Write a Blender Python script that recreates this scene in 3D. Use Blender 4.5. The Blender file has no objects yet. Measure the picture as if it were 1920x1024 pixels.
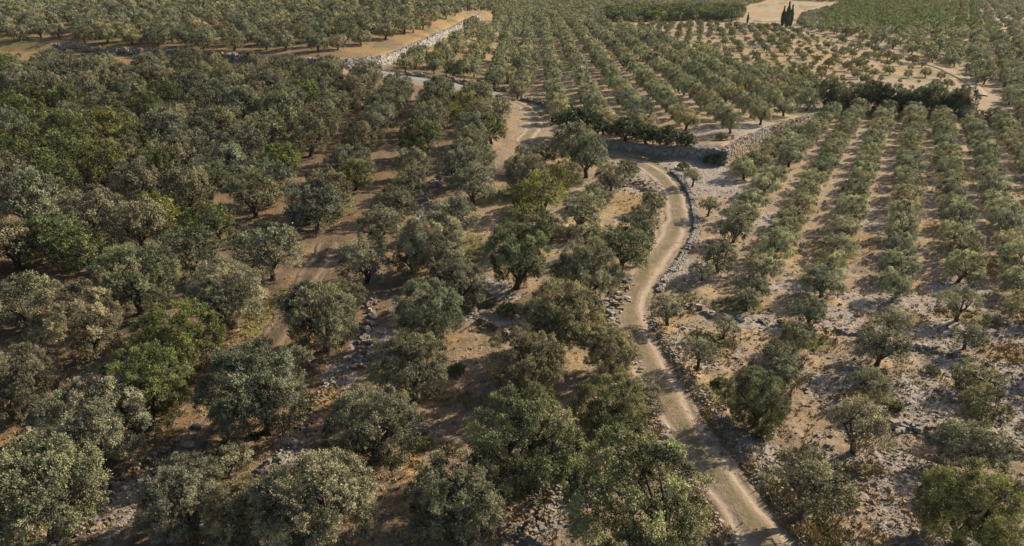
import bpy, math, random
import numpy as np
from mathutils import Vector

# ------------------------------------------------------------------ camera, world, sun, exposure
scene = bpy.context.scene
COL = scene.collection
CAM_H = 25.0
PITCH = math.radians(24.08)          # how far the drone camera looks down
FPX, CX, CY = 1280.0, 960.0, 512.0   # 24 mm lens, in pixels of a 1920 wide picture
cam_data = bpy.data.cameras.new('camera')
cam_data.sensor_width = 36.0
cam_data.lens = 24.0
cam_data.clip_start = 0.5
cam_data.clip_end = 12000.0
cam = bpy.data.objects.new('camera', cam_data)
COL.objects.link(cam)
cam.location = (0, 0, CAM_H)
cam.rotation_euler = (math.pi / 2 - PITCH, 0, 0)
scene.camera = cam

SUN_EL = math.radians(29.0)
SUN_AZ = math.radians(60.0)          # clockwise from straight ahead (+Y): low evening sun from the right
world = bpy.data.worlds.new('World')
scene.world = world
world.use_nodes = True
wn = world.node_tree
for n in list(wn.nodes):
    wn.nodes.remove(n)
sky = wn.nodes.new('ShaderNodeTexSky')
sky.sky_type = 'NISHITA'
sky.sun_disc = False
sky.sun_elevation = SUN_EL
sky.sun_rotation = SUN_AZ
sky.dust_density = 2.0
bg = wn.nodes.new('ShaderNodeBackground')
bg.inputs['Strength'].default_value = 0.078
wo = wn.nodes.new('ShaderNodeOutputWorld')
wn.links.new(sky.outputs[0], bg.inputs['Color'])
wn.links.new(bg.outputs[0], wo.inputs['Surface'])

sd = bpy.data.lights.new('sun', 'SUN')
sd.energy = 5.0
sd.angle = math.radians(0.6)
sd.color = (1.0, 0.85, 0.655)
sun = bpy.data.objects.new('sun', sd)
COL.objects.link(sun)
sdir = Vector((math.sin(SUN_AZ) * math.cos(SUN_EL), math.cos(SUN_AZ) * math.cos(SUN_EL), math.sin(SUN_EL)))
sun.rotation_euler = sdir.to_track_quat('Z', 'Y').to_euler()
sun.location = (150, 30, 90)
scene.view_settings.view_transform = 'Standard'
scene.view_settings.look = 'None'
scene.view_settings.exposure = 0.84
scene.view_settings.gamma = 1.0
scene.view_settings.use_curve_mapping = False
scene.cycles.max_bounces = 6
scene.cycles.diffuse_bounces = 3
scene.cycles.transmission_bounces = 3
scene.cycles.transparent_max_bounces = 4

R = random.Random(7)
rng = np.random.default_rng(11)

# ------------------------------------------------------------------ numeric helpers
def smooth(a, b, x):
    t = np.clip((np.asarray(x, float) - a) / (b - a), 0, 1)
    return t * t * (3 - 2 * t)

_tab = np.random.default_rng(5).random((256, 256))
def vnoise(x, y):
    x = np.asarray(x, float); y = np.asarray(y, float)
    xi = np.floor(x).astype(int); yi = np.floor(y).astype(int)
    fx = x - xi; fy = y - yi
    fx = fx * fx * (3 - 2 * fx); fy = fy * fy * (3 - 2 * fy)
    a = _tab[xi & 255, yi & 255]; b = _tab[(xi + 1) & 255, yi & 255]
    c = _tab[xi & 255, (yi + 1) & 255]; d = _tab[(xi + 1) & 255, (yi + 1) & 255]
    return (a * (1 - fx) + b * fx) * (1 - fy) + (c * (1 - fx) + d * fx) * fy

def fbm(x, y, o=4):
    s = 0; a = .5; t = 0
    for k in range(o):
        s = s + a * vnoise(x * 2 ** k + 17.3 * k, y * 2 ** k + 9.1 * k); t += a; a *= .5
    return s / t

def seg_dist(x, y, P):
    """distance from points to the polyline P"""
    d = np.full(np.shape(x), 1e9)
    for (ax, ay), (bx, by) in zip(P[:-1], P[1:]):
        vx, vy = bx - ax, by - ay
        L = vx * vx + vy * vy + 1e-9
        t = np.clip(((x - ax) * vx + (y - ay) * vy) / L, 0, 1)
        d = np.minimum(d, np.hypot(x - ax - t * vx, y - ay - t * vy))
    return d

def inside(x, y, P):
    x = np.asarray(x, float); y = np.asarray(y, float)
    r = np.zeros(x.shape, bool)
    n = len(P)
    for i in range(n):
        (ax, ay), (bx, by) = P[i], P[(i + 1) % n]
        if ay == by:
            continue
        c = ((ay > y) != (by > y)) & (x < (bx - ax) * (y - ay) / (by - ay) + ax)
        r ^= c
    return r

def H0(x, y):
    hill = 11.0 * smooth(50, 260, y) * (1 - smooth(-45, 12, x))
    und = (fbm(x / 38.0 + 3, y / 38.0 + 8, 2) - .5) * 1.6 * smooth(20, 90, np.hypot(x, y) * 1.0)
    far = smooth(260, 1500, y) * (fbm(x / 400. + 1, y / 400. + 2, 3) - .45) * 40
    return hill + und + far

cp, sp = math.cos(PITCH), math.sin(PITCH)
def unproject(px, py, hf, off=0.0):
    """where the line of sight through a pixel of the photograph meets the ground"""
    u = (np.asarray(px, float) - CX) / FPX
    v = (np.asarray(py, float) - CY) / FPX
    dx, dy, dz = u, cp - v * sp, -sp - v * cp
    dz = np.minimum(dz, -0.02)
    t = (CAM_H - off) / -dz
    for _ in range(40):
        t = .5 * t + .5 * np.maximum(5, (CAM_H - off - hf(dx * t, dy * t)) / -dz)
    return dx * t, dy * t

def project(x, y, z):
    zc = y * cp + (CAM_H - z) * sp
    yc = (CAM_H - z) * cp - y * sp
    zc = np.where(np.asarray(zc) < 0.1, 0.1, zc)
    return CX + FPX * x / zc, CY + FPX * yc / zc, zc

def line_px(pts, hf=H0):
    a = np.array(pts, float)
    x, y = unproject(a[:, 0], a[:, 1], hf)
    return [(float(i), float(j)) for i, j in zip(x, y)]

def catmull(P, n=8):
    P = [P[0]] + list(P) + [P[-1]]
    out = []
    for i in range(1, len(P) - 2):
        p0, p1, p2, p3 = map(np.array, P[i - 1:i + 3])
        for k in range(n):
            t = k / n
            out.append(tuple(.5 * ((2 * p1) + (-p0 + p2) * t + (2 * p0 - 5 * p1 + 4 * p2 - p3) * t * t + (-p0 + 3 * p1 - 3 * p2 + p3) * t ** 3)))
    out.append(tuple(P[-2]))
    return out

def resample(P, step):
    P = np.array(P)
    d = np.r_[0, np.cumsum(np.hypot(*(P[1:] - P[:-1]).T))]
    n = max(2, int(d[-1] / step) + 1)
    s = np.linspace(0, d[-1], n)
    return [(a, b) for a, b in zip(np.interp(s, d, P[:, 0]), np.interp(s, d, P[:, 1]))]

# ------------------------------------------------------------------ the lie of the land: two terraces held by walls
wall_m_px = [(1040, 262), (1110, 272), (1180, 284), (1290, 297), (1358, 309), (1400, 284), (1440, 263), (1500, 241), (1560, 214)]
wall_m = line_px(wall_m_px)
back_px = [(1560, 214), (1600, 211), (1680, 214), (1770, 222), (1900, 234)]
wall_b = line_px(back_px)
x60, y60 = wall_b[-1]
POLY_M = wall_m + wall_b[1:] + [(x60 + 70, y60 - 5), (x60 + 500, y60 + 60), (x60 + 500, 640), (-5, 640), (-12, 300), (-8, 190)] + \
    line_px([(985, 185), (1040, 240)])
EDGE_M = wall_m + wall_b[1:] + [(x60 + 70, y60 - 5), (x60 + 500, y60 + 60)]
wall_t_px = [(-500, 100), (-200, 96), (0, 94), (100, 94), (230, 103), (350, 109), (480, 118), (560, 127), (640, 133), (720, 125), (755, 112), (800, 90), (850, 65), (900, 38)]
wall_t = line_px(wall_t_px)
xt, yt = wall_t[-1]
POLY_T = wall_t + [(xt + 4, yt + 30), (xt + 4, 640), (-700, 640), (-700, wall_t[0][1])]
EDGE_T = wall_t + [(xt + 4, yt + 30)]

_XM = [0, 6, 14, 24, 30, 45, 60, 200]
_HM = [0, .2, .9, 1.2, 1.9, 1.6, .7, .5]
def HM(x):
    return np.interp(x, _XM, _HM)
def HT(x, y):
    return np.interp(x, [-160, -90, -60, -30, -5, 5], [1.0, 1.3, 1.5, 2.0, 2.1, 0.5]) * (1 - smooth(yt + 5, yt + 90, y))

def H1(x, y):
    x = np.asarray(x, float); y = np.asarray(y, float)
    h = H0(x, y)
    fade = 1 - smooth(250, 420, y)
    s = np.where(inside(x, y, POLY_M), seg_dist(x, y, EDGE_M), 0)
    h = h + HM(x) * smooth(.25, 1.3, s) * fade
    s = np.where(inside(x, y, POLY_T), seg_dist(x, y, EDGE_T), 0)
    h = h + HT(x, y) * smooth(.3, 1.6, s)
    return h

track = catmull(line_px([(1560, 1180), (1478, 1075), (1415, 985), (1340, 880), (1285, 800), (1235, 715), (1200, 645), (1182, 590), (1195, 535), (1225, 490), (1255, 455),
                         (1272, 410), (1266, 365), (1240, 330), (1205, 308), (1160, 296), (1110, 288), (1060, 281), (1005, 272), (985, 262), (1003, 240), (1003, 218), (985, 200), (965, 190), (935, 178), (905, 172)], H1), 8)
gravel_road = catmull(line_px([(935, 178), (890, 170), (850, 160), (800, 150), (750, 141), (700, 131), (660, 134)], H1), 6)
verge = catmull(line_px([(1545, 1090), (1480, 985), (1405, 865), (1340, 775), (1285, 705), (1240, 640), (1213, 590)], H1), 6)
farm_lane = catmull(line_px([(1080, 40), (1160, 44), (1230, 43), (1330, 41), (1440, 46), (1500, 57), (1600, 77), (1700, 107), (1780, 135), (1825, 160), (1842, 180)], H1), 6)
lane_top = line_px([(1420, 40), (1470, 34), (1540, 26), (1600, 14)], H1)
grove_path = catmull(line_px([(225, 1070), (292, 960), (352, 885), (415, 800), (468, 710), (535, 600), (590, 505), (618, 455)], H1), 6)

def micro(x, y, z):
    """fine relief of the bare ground near the camera"""
    near = 1 - smooth(80, 170, np.hypot(x, y))
    g = (fbm(x / 5.0, y / 5.0, 3) - .5) * .5 * near
    g = g + (fbm(x / 1.1 + 9, y / 1.1, 3) - .5) * .28 * near
    r = vnoise(x * 2.3 + 4, y * 2.3)
    g = g + np.where(r > .7, (r - .7) * .45, 0) * near
    return g

def H(x, y):
    x = np.asarray(x, float); y = np.asarray(y, float)
    h = H1(x, y)
    d = np.minimum(seg_dist(x, y, TR), seg_dist(x, y, GP) + .2)
    m = micro(x, y, h) * smooth(1.2, 3.0, d)
    dv = seg_dist(x, y, VG)
    bank = .14 * (1 - smooth(.5, 1.25, dv)) * smooth(1.4, 2.1, d)
    return h + m + bank - .12 * (1 - smooth(1.2, 1.7, d))
TR = resample(track, 1.5)
VG = resample(verge, 2.0)
GP = resample(grove_path, 2.0)
def Hs(x, y):
    return float(H(np.array([x]), np.array([y]))[0])

# ------------------------------------------------------------------ materials
def new_mat(name):
    m = bpy.data.materials.new(name)
    m.use_nodes = True
    nt = m.node_tree
    for n in list(nt.nodes):
        nt.nodes.remove(n)
    out = nt.nodes.new('ShaderNodeOutputMaterial')
    return m, nt, out

def N(nt, kind, **kw):
    n = nt.nodes.new(kind)
    for k, v in kw.items():
        if k in n.inputs.keys():
            n.inputs[k].default_value = v
        else:
            setattr(n, k, v)
    return n

def mixc(nt, fac, a, b, blend='MIX'):
    n = nt.nodes.new('ShaderNodeMix')
    n.data_type = 'RGBA'; n.blend_type = blend
    for sock, v in ((0, fac), (6, a), (7, b)):
        if isinstance(v, bpy.types.NodeSocket):
            nt.links.new(v, n.inputs[sock])
        elif sock == 0:
            n.inputs[0].default_value = v
        else:
            n.inputs[sock].default_value = (*v, 1)
    return n.outputs[2]

def ramp(nt, src, lo, hi):
    n = nt.nodes.new('ShaderNodeMapRange')
    n.interpolation_type = 'SMOOTHSTEP'
    n.inputs[1].default_value = lo; n.inputs[2].default_value = hi
    nt.links.new(src, n.inputs[0])
    return n.outputs[0]

def math_n(nt, op, a, b=0.5):
    n = nt.nodes.new('ShaderNodeMath'); n.operation = op
    for i, v in enumerate((a, b)):
        if isinstance(v, bpy.types.NodeSocket):
            nt.links.new(v, n.inputs[i])
        else:
            n.inputs[i].default_value = v
    return n.outputs[0]

def noise_n(nt, vec, scale, detail=4, rough=.55, warp=0):
    n = nt.nodes.new('ShaderNodeTexNoise')
    n.inputs['Scale'].default_value = scale
    n.inputs['Detail'].default_value = detail
    n.inputs['Roughness'].default_value = rough
    n.inputs['Distortion'].default_value = warp
    nt.links.new(vec, n.inputs['Vector'])
    return n.outputs[0]

def leaf_material(name, instanced):
    m, nt, out = new_mat(name)
    tint = N(nt, 'ShaderNodeAttribute', attribute_name='leaf_tone')
    if instanced:
        oc = N(nt, 'ShaderNodeAttribute', attribute_name='tint', attribute_type='INSTANCER')
        col = oc.outputs['Color']
    else:
        col = N(nt, 'ShaderNodeObjectInfo').outputs['Color']
    # silvery backs, pale young tips, and shade inside the crown painted as darker leaves
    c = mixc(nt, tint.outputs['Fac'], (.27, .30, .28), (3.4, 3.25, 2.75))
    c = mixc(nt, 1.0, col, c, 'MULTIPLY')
    geo = N(nt, 'ShaderNodeNewGeometry')
    back = mixc(nt, 1.0, c, (1.25, 1.3, 1.35), 'MULTIPLY')
    c2 = mixc(nt, geo.outputs['Backfacing'], c, back)
    p = N(nt, 'ShaderNodeBsdfPrincipled', Roughness=.62)
    p.inputs['Specular IOR Level'].default_value = .3
    nt.links.new(c2, p.inputs['Base Color'])
    t = N(nt, 'ShaderNodeBsdfTranslucent')
    nt.links.new(mixc(nt, 1.0, c, (1.3, 1.35, .7), 'MULTIPLY'), t.inputs['Color'])
    ms = N(nt, 'ShaderNodeMixShader')
    ms.inputs[0].default_value = .18
    nt.links.new(p.outputs[0], ms.inputs[1]); nt.links.new(t.outputs[0], ms.inputs[2])
    nt.links.new(ms.outputs[0], out.inputs['Surface'])
    return m

def rough_mat(name, ca, cb, scale, bump=.3, rough=.9, bscale=None, attr=None):
    m, nt, out = new_mat(name)
    tc = N(nt, 'ShaderNodeTexCoord')
    v = tc.outputs['Object']
    n1 = noise_n(nt, v, scale, 5, .6)
    f = ramp(nt, n1, .32, .68)
    c = mixc(nt, f, ca, cb)
    if name == 'limestone':
        c = mixc(nt, ramp(nt, noise_n(nt, v, .35, 3, .6), .4, .62), c, (.25, .185, .115))
    if attr:
        a = N(nt, 'ShaderNodeAttribute', attribute_name=attr)
        g = math_n(nt, 'MULTIPLY_ADD', a.outputs['Fac'], .75)
        g.node.inputs[2].default_value = .6
        comb = N(nt, 'ShaderNodeCombineColor')
        for i in range(3):
            nt.links.new(g, comb.inputs[i])
        c = mixc(nt, 1.0, c, comb.outputs[0], 'MULTIPLY')
    p = N(nt, 'ShaderNodeBsdfPrincipled', Roughness=rough)
    p.inputs['Specular IOR Level'].default_value = .25
    nt.links.new(c, p.inputs['Base Color'])
    b = N(nt, 'ShaderNodeBump', Strength=bump, Distance=.1)
    nt.links.new(noise_n(nt, v, bscale or scale * 4, 6, .65), b.inputs['Height'])
    nt.links.new(b.outputs[0], p.inputs['Normal'])
    nt.links.new(p.outputs[0], out.inputs['Surface'])
    return m

LEAF = leaf_material('olive_leaves', False)
LEAF_FAR = leaf_material('olive_leaves_far', True)
BARK = rough_mat('olive_bark', (.045, .036, .03), (.11, .09, .07), 9, .6)
STONE = rough_mat('limestone', (.19, .175, .155), (.30, .28, .25), 2.2, .5, attr='stone_tone')
STONE_PALE = rough_mat('pale_limestone', (.23, .215, .19), (.33, .31, .275), 2.2, .5, attr='stone_tone')
STONE_DARK = rough_mat('wall_fill', (.15, .13, .11), (.21, .185, .155), 3, .5)
WOOD = rough_mat('weathered_wood', (.05, .04, .03), (.10, .08, .06), 6, .4)
WHITE = rough_mat('white_paint', (.7, .7, .68), (.8, .8, .78), 6, .1)
SCRUB = rough_mat('dry_scrub', (.13, .10, .04), (.22, .17, .07), 3, .2, attr='stone_tone')

def ground_material():
    m, nt, out = new_mat('stony_ground')
    tc = N(nt, 'ShaderNodeTexCoord'); v = tc.outputs['Object']
    a = N(nt, 'ShaderNodeAttribute', attribute_name='cover')
    sep = N(nt, 'ShaderNodeSeparateColor')
    nt.links.new(a.outputs['Color'], sep.inputs[0])
    rock, grass, ochre = sep.outputs[0], sep.outputs[1], sep.outputs[2]
    n_big = noise_n(nt, v, .09, 4, .6)
    n_mid = noise_n(nt, v, .55, 5, .62)
    n_fine = noise_n(nt, v, 3.2, 6, .72, .4)
    n_grit = noise_n(nt, v, 11, 4, .7)
    # tilled dirt
    dirt = mixc(nt, ramp(nt, n_mid, .3, .7), (.200, .157, .108), (.310, .252, .180))
    dirt = mixc(nt, ramp(nt, n_big, .38, .66), dirt, (.285, .212, .137))
    dirt = mixc(nt, ramp(nt, n_fine, .55, .72), dirt, (.42, .34, .255))
    dirt = mixc(nt, ramp(nt, n_fine, .44, .30), dirt, (.15, .10, .065))
    spk = noise_n(nt, v, 6.5, 3, .6)
    dirt = mixc(nt, ramp(nt, spk, .60, .68), dirt, (.48, .42, .34))
    dirt = mixc(nt, math_n(nt, 'MULTIPLY', ramp(nt, spk, .42, .34), .6), dirt, (.13, .095, .06))
    straw = noise_n(nt, v, .28, 4, .7)
    dirt = mixc(nt, math_n(nt, 'MULTIPLY', ramp(nt, straw, .5, .62), ramp(nt, n_fine, .4, .6)), dirt, (.42, .29, .13))
    soil = N(nt, 'ShaderNodeAttribute', attribute_name='soil')  # amount of grove shade painted into the dirt colour
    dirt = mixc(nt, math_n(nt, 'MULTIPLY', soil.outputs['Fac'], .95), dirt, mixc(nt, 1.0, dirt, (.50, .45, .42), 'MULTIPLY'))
    # pale gravel
    vor = N(nt, 'ShaderNodeTexVoronoi', Scale=3.6)
    nt.links.new(v, vor.inputs['Vector'])
    grav = mixc(nt, vor.outputs['Color'], (.23, .215, .205), (.38, .362, .35))
    grav = mixc(nt, ramp(nt, n_grit, .45, .7), grav, (.24, .20, .175))
    rm = math_n(nt, 'ADD', rock, math_n(nt, 'MULTIPLY', math_n(nt, 'SUBTRACT', n_mid, .5), 1.4))
    rm = ramp(nt, rm, .42, .78)
    c = mixc(nt, math_n(nt, 'MULTIPLY', rm, .58), dirt, grav)
    gcol = mixc(nt, ramp(nt, n_fine, .35, .65), (.075, .080, .028), (.17, .155, .06))
    gm = ramp(nt, math_n(nt, 'ADD', grass, math_n(nt, 'MULTIPLY', math_n(nt, 'SUBTRACT', n_fine, .5), 1.5)), .4, .75)
    c = mixc(nt, math_n(nt, 'MULTIPLY', gm, .85), c, gcol)
    ocol = mixc(nt, ramp(nt, n_fine, .35, .65), (.21, .135, .058), (.33, .225, .10))
    om = ramp(nt, math_n(nt, 'ADD', ochre, math_n(nt, 'MULTIPLY', math_n(nt, 'SUBTRACT', n_fine, .5), 1.5)), .4, .8)
    c = mixc(nt, math_n(nt, 'MULTIPLY', om, .75), c, ocol)
    p = N(nt, 'ShaderNodeBsdfPrincipled', Roughness=.95)
    p.inputs['Specular IOR Level'].default_value = .15
    nt.links.new(c, p.inputs['Base Color'])
    h = math_n(nt, 'ADD', math_n(nt, 'MULTIPLY', n_fine, .6), math_n(nt, 'MULTIPLY', n_grit, .35))
    h = math_n(nt, 'ADD', h, math_n(nt, 'MULTIPLY', math_n(nt, 'MULTIPLY', vor.outputs['Distance'], rm), -.5))
    b = N(nt, 'ShaderNodeBump', Strength=.9, Distance=.22)
    nt.links.new(h, b.inputs['Height'])
    nt.links.new(b.outputs[0], p.inputs['Normal'])
    nt.links.new(p.outputs[0], out.inputs['Surface'])
    return m

def track_material(name, base, rut, mid, edge):
    m, nt, out = new_mat(name)
    tc = N(nt, 'ShaderNodeTexCoord'); v = tc.outputs['Object']
    a = N(nt, 'ShaderNodeAttribute', attribute_name='across')
    n_mid = noise_n(nt, v, .7, 5, .6)
    n_fine = noise_n(nt, v, 4.5, 5, .7)
    off = math_n(nt, 'ADD', a.outputs['Fac'], math_n(nt, 'MULTIPLY', math_n(nt, 'SUBTRACT', n_mid, .5), .35))
    ab = math_n(nt, 'ABSOLUTE', off, 0)
    c = mixc(nt, ramp(nt, n_fine, .35, .65), base, tuple(k * 1.25 for k in base))
    c = mixc(nt, math_n(nt, 'MULTIPLY', ramp(nt, ab, .27, .10), ramp(nt, n_mid, .30, .55)), c, mid)
    c = mixc(nt, math_n(nt, 'MULTIPLY', ramp(nt, noise_n(nt, v, .16, 4, .65), .52, .64), ramp(nt, off, -.1, .5)), c, edge)
    w = math_n(nt, 'ABSOLUTE', math_n(nt, 'SUBTRACT', ab, .47), 0)
    c = mixc(nt, math_n(nt, 'MULTIPLY', ramp(nt, w, .20, .05), .8), c, rut)
    c = mixc(nt, ramp(nt, ab, .74, .95), c, edge)
    c = mixc(nt, ramp(nt, n_fine, .62, .75), c, (.42, .37, .31))
    p = N(nt, 'ShaderNodeBsdfPrincipled', Roughness=.93)
    p.inputs['Specular IOR Level'].default_value = .15
    nt.links.new(c, p.inputs['Base Color'])
    b = N(nt, 'ShaderNodeBump', Strength=.7, Distance=.1)
    nt.links.new(math_n(nt, 'ADD', n_fine, n_mid), b.inputs['Height'])
    nt.links.new(b.outputs[0], p.inputs['Normal'])
    nt.links.new(p.outputs[0], out.inputs['Surface'])
    return m

# ------------------------------------------------------------------ mesh helpers
def mesh_np(name, verts, loops, sizes, mat=None, attrs=None, smooth_shade=False, mats=None, mat_idx=None):
    me = bpy.data.meshes.new(name)
    verts = np.asarray(verts, np.float32); loops = np.asarray(loops, np.int32).ravel(); sizes = np.asarray(sizes, np.int32)
    me.vertices.add(len(verts)); me.vertices.foreach_set('co', verts.ravel())
    me.loops.add(len(loops)); me.loops.foreach_set('vertex_index', loops)
    me.polygons.add(len(sizes))
    st = np.r_[0, np.cumsum(sizes)[:-1]].astype(np.int32)
    me.polygons.foreach_set('loop_start', st)
    try:
        me.polygons.foreach_set('loop_total', sizes)
    except Exception:
        pass
    me.polygons.foreach_set('use_smooth', np.full(len(sizes), smooth_shade))
    for m in (mats or ([mat] if mat else [])):
        me.materials.append(m)
    if mat_idx is not None:
        me.polygons.foreach_set('material_index', np.asarray(mat_idx, np.int32))
    for k, (typ, dat) in (attrs or {}).items():
        at = me.attributes.new(k, typ, 'POINT')
        if typ == 'FLOAT':
            at.data.foreach_set('value', np.asarray(dat, np.float32).ravel())
        else:
            at.data.foreach_set('color', np.asarray(dat, np.float32).ravel())
    me.update(calc_edges=True)
    me.validate()
    return me

def link(name, me, parent=None, **props):
    o = bpy.data.objects.new(name, me)
    COL.objects.link(o)
    if parent:
        o.parent = parent
    for k, v in props.items():
        o[k] = v
    return o

def thing(name, label, cat, loc=(0, 0, 0), group=None):
    o = link(name, None)
    o.location = loc
    o['label'] = label; o['category'] = cat
    if group:
        o['group'] = group
    return o

# ------------------------------------------------------------------ the ground, one sheet
DIRTY = [  # ground cover patches read off the photograph: pixel, radius in metres across and away, kind
    (1760, 578, 4, 3, 'r'), (1747, 604, 6, 2.5, 'r'), (1880, 632, 6, 3, 'r'), (1570, 727, 3, 2, 'r'), (1730, 752, 4.5, 3, 'r'), (1850, 700, 4, 3, 'r'), (1690, 915, 4.2, 3.5, 'r'),
    (1730, 985, 3, 2.5, 'r'), (1400, 850, 2.5, 2, 'r'), (1600, 880, 3, 2, 'r'), (1250, 305, 8, 4, 'r'), (1300, 320, 7, 5, 'r'), (1330, 350, 6, 5, 'r'), (1180, 345, 4, 5, 'r'),
    (1290, 500, 3, 4, 'r'), (1480, 540, 3, 2, 'r'), (1380, 600, 4, 1.5, 'r'), (1500, 612, 5, 1, 'r'), (1640, 420, 2, 2, 'r'), (1440, 410, 3, 3, 'r'), (1330, 660, 2.5, 2, 'r'),
    (1300, 640, 2, 2.4, 'r'), (1620, 560, 3, 2, 'r'), (1550, 590, 3, 1.5, 'r'), (1800, 540, 3, 2, 'r'), (1900, 780, 4, 3, 'r'), (1630, 300, 2, 3, 'r'),
    (925, 540, 2.6, 3, 'r'), (905, 600, 2.4, 2.5, 'r'), (1020, 940, 1.8, 3.5, 'r'), (640, 700, 1.4, 3, 'r'), (530, 860, 1.5, 2.5, 'r'), (380, 830, 1.8, 2, 'r'), (250, 940, 1.8, 3, 'r'),
    (1180, 860, 1.6, 1.5, 'r'), (760, 800, 1.5, 1.5, 'r'), (200, 700, 2.5, 1.5, 'r'), (700, 640, 2, 2, 'r'), (750, 145, 14, 5, 'r'), (820, 158, 12, 4, 'r'), (1220, 340, 3, 6, 'r'),
    (1380, 245, 9, 4, 'r'), (1430, 235, 9, 4, 'r'), (1240, 820, 1, 2, 'r'), (1150, 560, 1, 3, 'r'), (1880, 30, 60, 25, 'r'), (1800, 15, 50, 20, 'r'), (1130, 25, 30, 20, 'r'),
    (1370, 575, 2.6, 1.6, 'g'), (1340, 640, 2.0, 1.6, 'g'), (1425, 775, 2, 1, 'g'), (1350, 745, 1.5, 1.5, 'g'), (1500, 985, 2.2, 2, 'g'), (1620, 880, 1.2, .8, 'g'), (1285, 560, 1.5, 1, 'g'),
    (1035, 215, 4, 4, 'g'), (1060, 195, 5, 3, 'g'), (1480, 245, 6, 2, 'g'), (1520, 225, 6, 2, 'g'), (1270, 760, 1.2, 2, 'g'), (640, 385, 2, 5, 'g'), (540, 560, 2, 4, 'g'), (500, 600, 2, 3, 'g'),
    (905, 560, 1.4, 2.4, 'g'), (890, 470, 2, 4, 'g'), (940, 370, 2.5, 5, 'g'), (1195, 300, 5, 2, 'g'), (1520, 640, 2, 1.2, 'g'), (1830, 600, 2, 1.5, 'g'),
    (1345, 665, 1.2, 1.2, 'o'), (1410, 805, 1.4, .7, 'o'), (1485, 1000, 1.5, 1.5, 'o'), (1690, 600, 3, 1.2, 'o'), (1615, 455, 3, 3, 'o'), (1560, 470, 2.5, 2.5, 'o'), (1700, 340, 3, 3, 'o'),
    (1775, 590, 2, 1.2, 'o'), (1890, 660, 2.5, 1.5, 'o'), (1290, 590, 1.4, .8, 'o'), (1460, 470, 2.5, 2.5, 'o'), (1180, 380, 2.5, 4, 'o'), (860, 745, 2.4, 1, 'o'), (760, 865, 1.6, .9, 'o'),
    (840, 850, 1.6, .9, 'o'), (600, 745, 1.3, 1.5, 'o'), (1080, 880, 1.2, 1.2, 'o'), (1270, 790, .9, 2.4, 'o'), (905, 620, 1.5, 1, 'o'), (610, 855, 1.2, 1, 'o'), (1620, 735, 2, 1.2, 'o'),
    (100, 108, 40, 7, 'o'), (-50, 105, 40, 8, 'o'), (250, 112, 16, 3, 'o'), (600, 112, 18, 5, 'o'), (700, 95, 14, 6, 'o'), (770, 75, 12, 8, 'o'), (830, 45, 14, 14, 'o'), (1600, 70, 60, 12, 'o'),
    (1500, 100, 50, 12, 'o'), (1350, 70, 50, 12, 'o'), (1720, 130, 40, 10, 'o'), (1450, 25, 26, 24, 'o'), (1800, 330, 3, 4, 'o'), (1750, 430, 2.4, 3, 'o'), (1860, 500, 3, 3, 'o'),
]
def blob_fields(x, y):
    F = {'r': np.zeros(x.shape), 'g': np.zeros(x.shape), 'o': np.zeros(x.shape)}
    ws = fbm(x / 2.2, y / 2.2, 3) - .5
    bx, by = unproject(np.array([d[0] for d in DIRTY], float), np.array([d[1] for d in DIRTY], float), H1)
    for (px, py, rx, ry, k), cx, cy in zip(DIRTY, bx, by):
        q = np.hypot((x - cx) / rx, (y - cy) / ry) + ws * 1.0
        F[k] = np.maximum(F[k], 1 - smooth(.55, 1.25, q))
    return F

def build_ground():
    py = np.arange(1290, -46, -3.0)
    th = np.arctan((py - CY) / FPX) + PITCH
    ys = CAM_H / np.tan(th)
    ys = ys[ys < 900]
    ys = np.r_[[-400, -120, -40, -10, 2], ys, np.geomspace(ys[-1] * 1.06, 9000, 22)]
    xn = np.r_[[-8, -4, -2.2, -1.5], np.arange(-1.12, 1.121, .0042), [1.5, 2.2, 4, 8]]
    Y, X = np.meshgrid(ys, xn, indexing='ij')
    X = np.clip(X * np.maximum(Y * cp + CAM_H * sp, 26), -9000, 9000)
    X[:, 0] = -9100; X[:, -1] = 9100
    ny, nx = X.shape
    x = X.ravel(); y = Y.ravel()
    z = H(x, y)
    F = blob_fields(x, y)
    dt = seg_dist(x, y, TR)
    F['r'] = np.maximum(F['r'], (1 - smooth(1.6, 3.2, dt)) * .55 * smooth(0, 1, fbm(x / 3, y / 3, 2) * 1.6 - .3))
    F['g'] = np.maximum(F['g'], (1 - smooth(1.5, 2.5, dt)) * .75 * smooth(.42, .6, fbm(x / 4 + 30, y / 4, 2)))
    shade = 1 - smooth(-18, 9, x) * 1.0          # the grove's shade, painted as darker soil; sparse herbs follow the same mask
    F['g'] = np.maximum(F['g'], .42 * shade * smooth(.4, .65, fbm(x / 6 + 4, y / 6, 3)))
    F['o'] = np.maximum(F['o'], .38 * smooth(.5, .65, fbm(x / 7 + 14, y / 7, 3)))
    farf = smooth(110, 190, y)
    F['g'] = np.maximum(F['g'], farf * .75 * smooth(.46, .62, fbm(x / 5 + 4, y / 9, 4)))
    F['o'] = np.maximum(F['o'] * (1 - .3 * farf), farf * .7 * smooth(.45, .6, fbm(x / 4 + 24, y / 8, 4)))
    col = np.stack([F['r'], F['g'], F['o'], np.ones_like(x)], 1)
    i = np.arange((ny - 1) * (nx - 1)); r = i // (nx - 1); c = i % (nx - 1); a = r * nx + c
    loops = np.stack([a, a + 1, a + nx + 1, a + nx], 1)
    me = mesh_np('ground', np.stack([x, y, z], 1), loops, np.full(len(loops), 4), ground_material(), {'cover': ('FLOAT_COLOR', col), 'soil': ('FLOAT', np.clip(shade * .9 + .5 * (fbm(x / 5 + 70, y / 5, 3) - .45), 0, 1))}, True)  # soil carries the painted shade of the grove
    return link('ground', me, kind='structure')
build_ground()

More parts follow.
